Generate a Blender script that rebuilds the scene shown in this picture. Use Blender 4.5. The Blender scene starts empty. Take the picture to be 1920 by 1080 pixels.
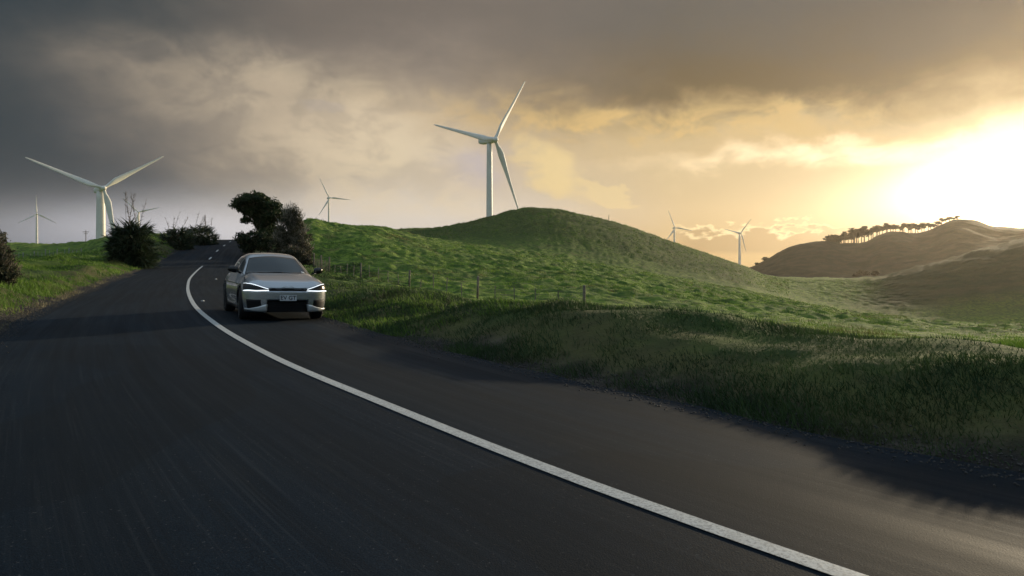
import bpy, math, random
import numpy as np
from mathutils import Vector, Matrix
R = math.radians
PI = math.pi
random.seed(7)
rng = np.random.default_rng(7)
scene = bpy.context.scene
COL = scene.collection

# ------------------------------------------------------------------ camera
CAMZ = 1.43
cd = bpy.data.cameras.new("camera")
cd.sensor_width = 36.0
cd.lens = 36.0 * 1400 / 1920
cd.clip_start = 0.1
cd.clip_end = 20000
cam = bpy.data.objects.new("camera", cd)
COL.objects.link(cam)
cam.location = (0, 0, CAMZ)
cam.rotation_euler = (R(90), 0, 0)
cd.shift_y = -60 / 1920
scene.camera = cam

# ------------------------------------------------------------------ light
SUN_AZ, SUN_EL = R(41.0), R(9.0)
sl = bpy.data.lights.new("sun", 'SUN')
sl.energy = 5.0
sl.angle = R(1.2)
sl.color = (1.0, 0.82, 0.56)
sun = bpy.data.objects.new("sun", sl)
COL.objects.link(sun)
sdir = Vector((math.sin(SUN_AZ) * math.cos(SUN_EL), math.cos(SUN_AZ) * math.cos(SUN_EL), math.sin(SUN_EL)))
sun.rotation_euler = (-sdir).to_track_quat('-Z', 'Y').to_euler()
sun.location = (60, 60, 60)

scene.view_settings.view_transform = 'Standard'
scene.view_settings.look = 'None'
scene.view_settings.exposure = 0.0
scene.view_settings.gamma = 1.0
scene.render.engine = 'CYCLES'
scene.cycles.volume_bounces = 0
scene.cycles.max_bounces = 5
scene.cycles.diffuse_bounces = 2
scene.cycles.transparent_max_bounces = 12
scene.cycles.use_adaptive_sampling = True
scene.cycles.adaptive_threshold = 0.02
scene.cycles.use_denoising = True
scene.cycles.sample_clamp_indirect = 3.0


# ---- little node language
class S:
    def __init__(s, nt, sock): s.nt = nt; s.k = sock
    def _m(s, op, *a, clamp=False):
        n = s.nt.nodes.new('ShaderNodeMath'); n.operation = op; n.use_clamp = clamp
        for i, v in enumerate((s,) + a):
            if isinstance(v, S): s.nt.links.new(v.k, n.inputs[i])
            else: n.inputs[i].default_value = v
        return S(s.nt, n.outputs[0])
    def __add__(s, o): return s._m('ADD', o)
    def __radd__(s, o): return s._m('ADD', o)
    def __sub__(s, o): return s._m('SUBTRACT', o)
    def __rsub__(s, o): return (s * -1.0) + o
    def __mul__(s, o): return s._m('MULTIPLY', o)
    def __rmul__(s, o): return s._m('MULTIPLY', o)
    def __truediv__(s, o): return s._m('DIVIDE', o)
    def p(s, e): return s._m('POWER', e)
    def c(s): return s._m('ADD', 0.0, clamp=True)
    def exp(s): return S.const(s.nt, math.e)._m('POWER', s)
    @staticmethod
    def const(nt, v):
        n = nt.nodes.new('ShaderNodeValue'); n.outputs[0].default_value = v
        return S(nt, n.outputs[0])


def smooth(x, a, b, lo=0.0, hi=1.0):
    n = x.nt.nodes.new('ShaderNodeMapRange'); n.interpolation_type = 'SMOOTHSTEP'
    x.nt.links.new(x.k, n.inputs[0])
    for i, v in enumerate((a, b, lo, hi)):
        n.inputs[i + 1].default_value = v
    return S(x.nt, n.outputs[0])


def mixc(nt, f, a, b, mode='MIX'):
    n = nt.nodes.new('ShaderNodeMix'); n.data_type = 'RGBA'; n.blend_type = mode
    for idx, v in ((0, f), (6, a), (7, b)):
        if isinstance(v, S): nt.links.new(v.k, n.inputs[idx])
        elif hasattr(v, 'is_linked'): nt.links.new(v, n.inputs[idx])
        elif isinstance(v, (tuple, list)): n.inputs[idx].default_value = (v[0], v[1], v[2], 1)
        else: n.inputs[idx].default_value = v
    return n.outputs[2]


def noise(nt, vec, scale, detail=4, rough=0.55, dist=0.0):
    n = nt.nodes.new('ShaderNodeTexNoise')
    n.inputs['Scale'].default_value = scale; n.inputs['Detail'].default_value = detail
    n.inputs['Roughness'].default_value = rough; n.inputs['Distortion'].default_value = dist
    if vec is not None: nt.links.new(vec, n.inputs['Vector'])
    return n


def sep(nt, vec):
    n = nt.nodes.new('ShaderNodeSeparateXYZ'); nt.links.new(vec, n.inputs[0])
    return [S(nt, o) for o in n.outputs]


def comb(nt, x, y, z):
    n = nt.nodes.new('ShaderNodeCombineXYZ')
    for i, v in enumerate((x, y, z)):
        if isinstance(v, S): nt.links.new(v.k, n.inputs[i])
        else: n.inputs[i].default_value = v
    return n.outputs[0]


def srgb(r, g, b):
    f = lambda c: (c / 255 / 12.92) if c / 255 <= .04045 else ((c / 255 + .055) / 1.055) ** 2.4
    return (f(r), f(g), f(b))


def azel(u, v):
    x, z = (u - 960) / 1400, (480 - v) / 1400
    return math.degrees(math.atan2(x, 1)), math.degrees(math.atan2(z, math.hypot(x, 1)))


# ------------------------------------------------------------------ sky
def build_world():
    w = bpy.data.worlds.new("World"); scene.world = w; w.use_nodes = True
    nt = w.node_tree; nt.nodes.clear()
    out = nt.nodes.new('ShaderNodeOutputWorld'); bg = nt.nodes.new('ShaderNodeBackground')
    nt.links.new(bg.outputs[0], out.inputs[0])
    tc = nt.nodes.new('ShaderNodeTexCoord'); gen = tc.outputs['Generated']
    x, y, z = sep(nt, gen)
    az = x._m('ARCTAN2', y) * (180 / PI)
    el = z._m('ARCSINE') * (180 / PI)
    # domain warp: cloud edges wander by a few degrees
    sky_v = comb(nt, az * 0.07, el * 0.13, 0.0)
    n1 = noise(nt, sky_v, 1.0, 5, 0.55)
    n1s = sep(nt, n1.outputs['Color'])
    n2 = noise(nt, comb(nt, az * 0.24, el * 0.40, 3.0), 1.0, 8, 0.58, 0.35)
    n2s = sep(nt, n2.outputs['Color'])
    azw = az + (n1s[0] - 0.5) * 13.0 + (n2s[0] - 0.5) * 4.0
    elw = el + (n1s[1] - 0.5) * 6.0 + (n2s[1] - 0.5) * 3.6

    def blob(u, v, su, sv, rot=0.0, a=azw, e=elw, edge=None):
        A, E = azel(u, v)
        sa, se = su / 25.0, sv / 25.0          # px -> about degrees
        dx, dy = a - A, e - E
        c, s = math.cos(R(rot)), math.sin(R(rot))
        p = (dx * c + dy * s) * (1 / sa); q = (dy * c - dx * s) * (1 / se)
        d = p * p + q * q
        if edge: return smooth(d, 1 + edge, max(0.0, 1 - edge))
        return (d * -1.0).exp()
    # base vertical gradient on both sides of the sky
    left = mixc(nt, smooth(el, 1.0, 7.0), srgb(168, 176, 194), srgb(82, 92, 104))
    left = mixc(nt, smooth(elw, 7, 17), left, srgb(108, 105, 101))
    mid = mixc(nt, smooth(elw, 2.0, 9), srgb(214, 203, 192), srgb(190, 172, 148))
    mid = mixc(nt, smooth(elw, 8.5, 16.0), mid, srgb(136, 125, 115))
    right = mixc(nt, smooth(el, -1.5, 6), srgb(206, 172, 116), srgb(208, 184, 142))
    right = mixc(nt, smooth(elw, 7.5, 12.5), right, srgb(104, 88, 62))
    right = mixc(nt, smooth(elw, 12, 19), right, srgb(100, 97, 92))
    col = mixc(nt, smooth(azw, -27, -13), left, mid)
    col = mixc(nt, smooth(azw, -8, 14), col, right)
    # dark upper-left corner and dark slate band at the left
    col = mixc(nt, blob(-100, 80, 380, 620) * 0.85, col, srgb(38, 52, 60))
    col = mixc(nt, blob(120, 345, 420, 55, 4) * 0.7, col, srgb(66, 74, 82))
    col = mixc(nt, blob(560, 318, 300, 32, -5) * 0.45, col, srgb(112, 109, 108))
    col = mixc(nt, blob(700, 20, 520, 70, 0) * 0.5, col, srgb(92, 87, 82))
    # warm grey belly of the overcast on the left
    col = mixc(nt, blob(330, 190, 300, 110, -14) * 0.65, col, srgb(158, 145, 131))
    # bright low sky gap near horizon centre
    col = mixc(nt, blob(420, 430, 330, 42, 0, az, el) * 0.9, col, srgb(214, 214, 222))
    col = mixc(nt, blob(760, 400, 300, 45, 0, az, el) * 0.7, col, srgb(222, 214, 204))
    # billowing warm clouds in the middle
    puff = smooth(n2s[2], 0.39, 0.60)
    col = mixc(nt, blob(660, 262, 240, 85, -18) * (puff * 0.6 + 0.38), col, srgb(232, 213, 182))
    col = mixc(nt, blob(760, 330, 120, 60, -10) * (puff * 0.5 + 0.3), col, srgb(226, 208, 176))
    col = mixc(nt, blob(470, 195, 210, 72, -14) * (puff * 0.45 + 0.3), col, srgb(200, 181, 156))
    # lilac gap beside the middle turbine
    col = mixc(nt, blob(880, 318, 62, 30, 0) * 0.85, col, srgb(190, 180, 182))
    col = mixc(nt, blob(560, 205, 45, 16, 0, edge=0.7) * 0.2, col, srgb(166, 160, 166))
    # cumulus to the right of the middle turbine
    col = mixc(nt, blob(1030, 315, 80, 38, -28, edge=0.8) * (puff * 0.65 + 0.35), col, srgb(232, 206, 152))
    col = mixc(nt, blob(1135, 360, 42, 15, -15, edge=0.4) * 0.6, col, srgb(234, 208, 152))
    # golden cloud deck edge
    col = mixc(nt, blob(1180, 240, 330, 42, -6) * (puff * 0.7 + 0.2), col, srgb(226, 190, 124))
    col = mixc(nt, blob(1480, 215, 150, 30, 0) * (puff * 0.8), col, srgb(218, 184, 124))
    col = mixc(nt, blob(1560, 262, 300, 16, 4) * 0.55, col, srgb(182, 148, 92))
    # brilliant streak under the deck
    st = blob(1560, 281, 270, 17, 3) * (puff * 0.5 + 0.5)
    col = mixc(nt, st, col, (1.25, 0.98, 0.62))
    col = mixc(nt, blob(-60, -20, 360, 280, 20) * 0.85, col, srgb(38, 54, 64))
    col = mixc(nt, smooth(az, 14, 34) * smooth(elw, 10, 15) * 0.8, col, srgb(62, 66, 72))
    # little cumulus row near the horizon
    n3 = noise(nt, comb(nt, az * 0.62, el * 1.3, 9.0), 1.0, 6, 0.55, 0.1)
    f3 = S(nt, n3.outputs['Fac'])
    A0, E0 = azel(1270, 470); A1, E1 = azel(1570, 470)
    inside = smooth(az, A0 - 1, A0 + 1.5) * smooth(az, A1 + 1.5, A1 - 1.0)
    top = f3 * 4.4 - 0.05                     # ragged top height (deg)
    m = inside * smooth(el - top * 1.0, 0.18, -0.12) * smooth(el, -0.05, 0.5)
    inner = smooth(el - top * 0.86 + (n2s[0] - 0.5) * 1.6, -0.25, 0.25)
    cc = mixc(nt, inner, srgb(176, 146, 104), srgb(250, 226, 172))
    col = mixc(nt, m * 0.95, col, cc)
    # glow of the sun
    sv = nt.nodes.new('ShaderNodeVectorMath'); sv.operation = 'DOT_PRODUCT'
    nt.links.new(gen, sv.inputs[0])
    ga, ge = azel(1990, 325)
    ga, ge = R(ga), R(ge)
    sv.inputs[1].default_value = (math.sin(ga) * math.cos(ge), math.cos(ga) * math.cos(ge), math.sin(ge))
    ang = S(nt, sv.outputs['Value'])._m('ARCCOSINE') * (180 / PI)
    g2 = (ang * -1 * (1 / 6.0)).exp() * 0.33
    deck = smooth(el * 0.75 + elw * 0.25 - (az - 20) * 0.12, 8.55, 7.75)      # the deck shades the glow above
    deck = deck * 0.97 + 0.03
    core = blob(2005, 345, 150, 58, 3, az, el * 0.85 + elw * 0.15) * 6.0
    wide = blob(1900, 335, 230, 60, 8, az * 0.8 + azw * 0.2, el * 0.8 + elw * 0.2) * 0.85
    glow = (g2 + core + wide) * deck
    gc = nt.nodes.new('ShaderNodeCombineColor')
    for i, k in enumerate((1.0, 0.84, 0.56)):
        nt.links.new((glow * k).k, gc.inputs[i])
    col = mixc(nt, 1.0, col, gc.outputs[0], 'ADD')
    # behind the camera and overhead: dull blue-grey overcast
    back = smooth(y, 0.45, -0.1)
    over = smooth(el, 24, 42)
    cov = 1.0 - (1.0 - back) * (1.0 - over)
    n4 = noise(nt, gen, 3.0, 5)
    dull = mixc(nt, S(nt, n4.outputs['Fac']), (0.22, 0.31, 0.40), (0.44, 0.55, 0.66))
    dull = mixc(nt, smooth(el, 35, 8) * 0.72, dull, (0.07, 0.11, 0.15))
    col = mixc(nt, cov, col, dull)
    # clear sky above the clouds
    sk = nt.nodes.new('ShaderNodeTexSky'); sk.sky_type = 'NISHITA'; sk.sun_disc = False
    sk.sun_elevation = SUN_EL; sk.sun_rotation = SUN_AZ
    sm = mixc(nt, 1.0, sk.outputs[0], (0.1, 0.1, 0.1), 'MULTIPLY')
    col = mixc(nt, 0.02, col, sm)
    nt.links.new(col, bg.inputs[0]); bg.inputs[1].default_value = 1.0


build_world()

# ------------------------------------------------------------------ helpers: objects, meshes
def props(o, label=None, cat=None, group=None, kind=None):
    if label: o['label'] = label
    if cat: o['category'] = cat
    if group: o['group'] = group
    if kind: o['kind'] = kind
    return o


def empty(name, loc, label, cat, group=None, rz=0.0):
    o = bpy.data.objects.new(name, None); COL.objects.link(o)
    o.empty_display_size = 0.3
    o.location = loc; o.rotation_euler = (0, 0, rz)
    return props(o, label, cat, group)


def mesh_obj(name, V, Fc, mat, parent=None, smooth_=True):
    me = bpy.data.meshes.new(name)
    V = np.asarray(V, dtype=np.float32)
    if isinstance(Fc, np.ndarray):
        n, k = Fc.shape
        me.vertices.add(len(V)); me.vertices.foreach_set('co', V.ravel())
        me.loops.add(n * k); me.loops.foreach_set('vertex_index', Fc.astype(np.int32).ravel())
        me.polygons.add(n); me.polygons.foreach_set('loop_start', np.arange(0, n * k, k, dtype=np.int32))
        try: me.polygons.foreach_set('loop_total', np.full(n, k, dtype=np.int32))
        except Exception: pass
        me.update(calc_edges=True)
    else:
        me.from_pydata([tuple(map(float, v)) for v in V], [], Fc)
        me.update()
    if smooth_: me.polygons.foreach_set('use_smooth', np.ones(len(me.polygons), dtype=bool))
    if mat: me.materials.append(mat)
    o = bpy.data.objects.new(name, me); COL.objects.link(o)
    if parent: o.parent = parent
    return o


class MB:
    def __init__(s): s.v = []; s.f = []
    def add(s, V, Fc):
        b = len(s.v); s.v += [tuple(p) for p in V]; s.f += [tuple(i + b for i in f) for f in Fc]
    def tube(s, pts, rad, n=8, cap=True):
        pts = [Vector(p) for p in pts]
        if not hasattr(rad, '__len__'): rad = [rad] * len(pts)
        V = []; 
        for i, p in enumerate(pts):
            d = (pts[min(i + 1, len(pts) - 1)] - pts[max(i - 1, 0)]).normalized()
            a = d.cross(Vector((0, 0, 1)) if abs(d.z) < .95 else Vector((1, 0, 0))).normalized(); b = d.cross(a)
            for k in range(n):
                t = 2 * PI * k / n
                V.append(p + (a * math.cos(t) + b * math.sin(t)) * rad[i])
        Fc = [(i * n + k, i * n + (k + 1) % n, (i + 1) * n + (k + 1) % n, (i + 1) * n + k) for i in range(len(pts) - 1) for k in range(n)]
        if cap: Fc += [tuple(range(n))[::-1], tuple((len(pts) - 1) * n + k for k in range(n))]
        s.add(V, Fc)
    def box(s, c, h, rot=None):
        V = [Vector((sx * h[0], sy * h[1], sz * h[2])) for sx in (-1, 1) for sy in (-1, 1) for sz in (-1, 1)]
        if rot is not None: V = [rot @ v for v in V]
        V = [v + Vector(c) for v in V]
        s.add(V, [(0, 1, 3, 2), (4, 6, 7, 5), (0, 4, 5, 1), (2, 3, 7, 6), (0, 2, 6, 4), (1, 5, 7, 3)])
    def lathe(s, prof, axis='z', n=24, c=(0, 0, 0)):
        V = []
        for (r, h) in prof:
            for k in range(n):
                t = 2 * PI * k / n
                p = {'z': (r * math.cos(t), r * math.sin(t), h), 'y': (r * math.cos(t), h, r * math.sin(t)), 'x': (h, r * math.cos(t), r * math.sin(t))}[axis]
                V.append((p[0] + c[0], p[1] + c[1], p[2] + c[2]))
        m = len(prof)
        Fc = [(i * n + k, i * n + (k + 1) % n, (i + 1) * n + (k + 1) % n, (i + 1) * n + k) for i in range(m - 1) for k in range(n)]
        if prof[0][0] > 1e-4: Fc.append(tuple(range(n))[::-1])
        if prof[-1][0] > 1e-4: Fc.append(tuple((m - 1) * n + k for k in range(n)))
        s.add(V, Fc)
    def build(s, name, mat, parent=None, smooth_=True):
        return mesh_obj(name, np.array(s.v), s.f, mat, parent, smooth_)


def material(name, color=(.5, .5, .5), rough=.6, metal=0.0, noise_scale=None, noise_amt=.2, bump=None, spec=.5, emit=None, coat=0.0):
    m = bpy.data.materials.new(name); m.use_nodes = True
    nt = m.node_tree; b = nt.nodes['Principled BSDF']
    b.inputs['Base Color'].default_value = (*color, 1); b.inputs['Roughness'].default_value = rough
    b.inputs['Metallic'].default_value = metal; b.inputs['Specular IOR Level'].default_value = spec
    b.inputs['Coat Weight'].default_value = coat
    if noise_scale:
        tc = nt.nodes.new('ShaderNodeTexCoord')
        n = noise(nt, tc.outputs['Object'], noise_scale, 5)
        f = S(nt, n.outputs['Fac'])
        a = tuple(c * (1 - noise_amt) for c in color); d = tuple(min(1, c * (1 + noise_amt)) for c in color)
        nt.links.new(mixc(nt, smooth(f, .3, .7), a, d), b.inputs['Base Color'])
        if bump:
            bp = nt.nodes.new('ShaderNodeBump'); bp.inputs['Strength'].default_value = bump[0]; bp.inputs['Distance'].default_value = bump[1]
            nt.links.new(n.outputs['Fac'], bp.inputs['Height']); nt.links.new(bp.outputs[0], b.inputs['Normal'])
    if emit:
        b.inputs['Emission Color'].default_value = (*emit[0], 1); b.inputs['Emission Strength'].default_value = emit[1]
    return m


def foliage_mat(name, dark, light, scale=3.0, trans=.35, rough=.6, third=None):
    m = bpy.data.materials.new(name); m.use_nodes = True
    nt = m.node_tree; b = nt.nodes['Principled BSDF']; out = nt.nodes['Material Output']
    tc = nt.nodes.new('ShaderNodeTexCoord')
    n = noise(nt, tc.outputs['Object'], scale, 4, .6)
    c = mixc(nt, smooth(S(nt, n.outputs['Fac']), .35, .65), dark, light)
    if third:
        n2 = noise(nt, tc.outputs['Object'], scale * .23, 3, .6)
        c = mixc(nt, smooth(S(nt, n2.outputs['Fac']), .52, .66), c, third)
    nt.links.new(c, b.inputs['Base Color'])
    b.inputs['Roughness'].default_value = rough; b.inputs['Specular IOR Level'].default_value = .3
    t = nt.nodes.new('ShaderNodeBsdfTranslucent'); nt.links.new(c, t.inputs[0])
    mx = nt.nodes.new('ShaderNodeMixShader'); mx.inputs[0].default_value = trans
    nt.links.new(b.outputs[0], mx.inputs[1]); nt.links.new(t.outputs[0], mx.inputs[2]); nt.links.new(mx.outputs[0], out.inputs[0])
    return m


# ------------------------------------------------------------------ numeric helpers
def pchip(x, xp, yp):
    xp = np.asarray(xp, float); yp = np.asarray(yp, float); x = np.clip(x, xp[0], xp[-1])
    h = np.diff(xp); d = np.diff(yp) / h
    m = np.zeros_like(yp); m[0] = d[0]; m[-1] = d[-1]
    for i in range(1, len(xp) - 1):
        if d[i - 1] * d[i] > 0:
            w1 = 2 * h[i] + h[i - 1]; w2 = h[i] + 2 * h[i - 1]
            m[i] = (w1 + w2) / (w1 / d[i - 1] + w2 / d[i])
    i = np.clip(np.searchsorted(xp, x) - 1, 0, len(xp) - 2)
    t = (x - xp[i]) / h[i]
    return ((2 * t**3 - 3 * t**2 + 1) * yp[i] + (t**3 - 2 * t**2 + t) * h[i] * m[i] + (-2 * t**3 + 3 * t**2) * yp[i + 1] + (t**3 - t**2) * h[i] * m[i + 1])


def hsh(i, j, s):
    n = (i.astype(np.int64) * 374761393 + j.astype(np.int64) * 668265263 + s * 1274126177) & 0x7fffffff
    n = ((n ^ (n >> 13)) * 1274126177) & 0x7fffffff
    return ((n ^ (n >> 16)) & 0xffff) / 65535.0


def vnoise(x, y, s=0):
    xi = np.floor(x); yi = np.floor(y); fx = x - xi; fy = y - yi
    fx = fx * fx * fx * (fx * (fx * 6 - 15) + 10); fy = fy * fy * fy * (fy * (fy * 6 - 15) + 10)
    a = hsh(xi, yi, s); b = hsh(xi + 1, yi, s); c = hsh(xi, yi + 1, s); d = hsh(xi + 1, yi + 1, s)
    return (a * (1 - fx) + b * fx) * (1 - fy) + (c * (1 - fx) + d * fx) * fy - .5


def fbm(x, y, s=0, o=4, g=.5):
    r = 0; a = 1.0
    for k in range(o):
        r = r + a * vnoise(x * 2**k + 17.3 * k, y * 2**k - 9.1 * k, s + k); a *= g
    return r


def sst(x, a, b):
    t = np.clip((x - a) / (b - a), 0, 1)
    return t * t * (3 - 2 * t)


# ------------------------------------------------------------------ the road's course
road_px = [(1556, 1066), (1444, 1030), (1333, 994), (1222, 957), (1111, 916), (1000, 870), (860, 813), (725, 758), (666, 733), (607, 711),
           (547, 687), (488, 656), (429, 624), (393, 598.5), (370, 579), (358, 561), (352, 541)]
RC = [(30, -22), (14.5, -10.5), (6.4, -2.6), (3.4, 0.9)]
for u, v in road_px:
    D = 1400 * (CAMZ - .025) / (v - 480); RC.append(((u - 960) / 1400 * D, D))
for u, D in [(354.5, 40), (361, 47), (370, 54), (378.5, 60), (393, 70), (407, 80), (420, 90), (431, 100), (441, 112), (450, 126), (455, 145), (450, 175), (430, 230)]:
    RC.append(((u - 960) / 1400 * D, D))
RC = np.array(RC)


def road_z(D):
    return pchip(D, [-40, 0, 33, 40, 47, 54, 60, 70, 80, 90, 100, 112, 126, 145, 175, 230], [0, 0, 0, .12, .2, .37, .56, 1.13, 1.95, 2.65, 3.3, 3.87, 3.95, 3.4, 1.5, -4])


# resample + smooth
def resample(P, step):
    s = np.r_[0, np.cumsum(np.hypot(*np.diff(P, axis=0).T))]
    t = np.arange(0, s[-1], step)
    return np.c_[pchip(t, s, P[:, 0]), pchip(t, s, P[:, 1])]


RP = resample(RC, .5)
for _ in range(14):
    q = RP.copy(); q[1:-1] = (RP[:-2] + 2 * RP[1:-1] + RP[2:]) / 4; RP = q
RT = np.gradient(RP, axis=0); RT /= np.linalg.norm(RT, axis=1)[:, None]
RN = np.c_[RT[:, 1], -RT[:, 0]]          # to the right of travel away from the camera
RS = np.r_[0, np.cumsum(np.hypot(*np.diff(RP, axis=0).T))]
WL, WR = 3.8, 2.6


def road_dist(x, y):
    """signed lateral distance (right +), and depth of the nearest road point"""
    sh = x.shape; x = x.ravel(); y = y.ravel()
    best = np.full(x.shape, 1e18); idx = np.zeros(x.shape, int)
    sub = np.arange(0, len(RP), 3)
    near = np.where((np.hypot(x, y) < 260))[0]
    for c in range(0, len(near), 20000):
        k = near[c:c + 20000]
        d = (x[k, None] - RP[sub, 0])**2 + (y[k, None] - RP[sub, 1])**2
        j = d.argmin(1); idx[k] = sub[j]; best[k] = d[np.arange(len(k)), j]
    for off in (-2, -1, 1, 2):
        j = np.clip(idx + off, 0, len(RP) - 1)
        d = (x - RP[j, 0])**2 + (y - RP[j, 1])**2
        m = (d < best) & (best < 1e17); best[m] = d[m]; idx[m] = j[m]
    lat = (x - RP[idx, 0]) * RN[idx, 0] + (y - RP[idx, 1]) * RN[idx, 1]
    d = np.where(best > 1e17, 1e3, np.sign(lat) * np.sqrt(np.where(best > 1e17, 1, best)))
    return d.reshape(sh), road_z(RP[idx, 1]).reshape(sh)


# ------------------------------------------------------------------ the land
def vz(v, D): return CAMZ + (480 - np.asarray(v, float)) / 1400 * np.asarray(D, float)


LAY = []      # each: (u list, D list, z list)
def layer(pts, mode='z'):
    u = [p[0] for p in pts]; D = [p[1] for p in pts]
    z = [float(vz(p[2], p[1])) if mode == 'v' else p[2] for p in pts]
    LAY.append((u, D, z))


layer([(-3000, 3, 0), (5000, 3, 0)])
layer([(-3000, 20, .6), (0, 20, .5), (100, 24, .35), (250, 30, .3), (450, 30, -.1), (800, 20, -.2), (1400, 14, -.3), (5000, 12, -.3)])
layer([(-3000, 95, .9), (0, 95, .9), (64, 95, .95), (130, 92, 1.3), (190, 80, 1.3), (250, 68, 1.45), (330, 78, 2.2), (400, 86, 2.6), (450, 80, 2.0), (570, 64, .6), (620, 60, .0), (700, 50, -.2), (825, 43, -.65), (960, 36, -.95),
       (1137, 30, -.95), (1440, 26, -1.1), (1920, 22, -1.2), (5000, 20, -1.2)])
layer([(-3000, 150, 456), (-200, 150, 456), (0, 150, 455), (67, 150, 457), (107, 145, 458), (142, 140, 455.5), (164, 135, 453), (184, 130, 448.5), (204, 128, 445.5), (240, 126, 444), (289, 122, 443), (320, 120, 443), (350, 118, 445),
       (400, 116, 448), (440, 112, 446), (500, 104, 425), (575, 95, 411), (618, 97, 419), (667, 100, 424), (711, 103, 428), (755, 108, 437), (825, 114, 452), (919, 118, 464), (1044, 120, 483),
       (1137, 120, 499), (1250, 118, 519), (1350, 114, 537), (1440, 108, 555), (1540, 100, 577), (1640, 92, 595), (1750, 84, 606), (1920, 75, 612), (5000, 70, 618)], 'v')
layer([(-3000, 210, 1), (300, 180, 0), (500, 170, -1), (740, 160, 3.5), (1000, 165, .5), (1200, 170, -3), (1400, 175, -7), (1540, 165, -12), (1700, 150, -15), (1920, 140, -16), (5000, 140, -16)])
layer([(-3000, 300, -4), (300, 290, -5), (600, 280, -1), (700, 270, 9.0), (755, 265, vz(430.5, 265)), (800, 262, vz(429.5, 262)), (860, 258, vz(421, 258)), (918, 254, vz(407.5, 254)), (960, 252, vz(395, 252)), (1000, 250, vz(390.5, 250)),
       (1050, 250, vz(394, 250)), (1100, 250, vz(405, 250)), (1141, 252, vz(414, 252)), (1200, 255, vz(432, 255)), (1264, 260, vz(455, 260)), (1300, 262, vz(467, 262)), (1350, 268, vz(484, 268)),
       (1400, 275, vz(501, 275)), (1440, 285, vz(517, 285)), (1500, 290, vz(521, 290)), (1580, 288, vz(522, 288)), (1640, 290, vz(519, 290)), (1700, 292, vz(506, 292)), (1750, 295, vz(493, 295)), (1800, 298, vz(479, 298)), (1860, 300, vz(462, 300)), (1920, 300, vz(447, 300)), (2100, 300, vz(415, 300)), (2600, 290, 24), (5000, 260, 20)])
layer([(-3000, 430, -14), (700, 420, -12), (1000, 400, -5), (1400, 420, -16), (1600, 430, -18), (1800, 430, -8), (1920, 430, 2), (2300, 420, 14), (5000, 400, 10)])
layer([(-3000, 720, -12), (1340, 700, -22), (1400, 700, vz(507, 700)), (1440, 700, vz(487.5, 700)), (1473, 700, vz(468, 700)), (1506, 700, vz(457, 700)), (1540, 700, vz(452, 700)),
       (1588, 700, vz(459, 700)), (1622, 700, vz(456, 700)), (1641, 700, vz(446, 700)), (1661, 700, vz(438, 700)), (1689, 700, vz(435, 700)), (1717, 700, vz(439, 700)), (1745, 700, vz(433, 700)),
       (1774, 700, vz(418, 700)), (1800, 700, vz(412, 700)), (1830, 700, vz(417, 700)), (1870, 700, vz(427, 700)), (1920, 690, vz(430, 690)), (2100, 680, vz(420, 680)), (5000, 650, 25)])
layer([(-3000, 1300, 8), (700, 1300, 8), (1000, 1250, -5), (1340, 1250, -24), (1500, 1200, -22), (5000, 1200, 10)])
layer([(-3000, 2600, -20), (1000, 2600, -38), (5000, 2600, -30)])


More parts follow.
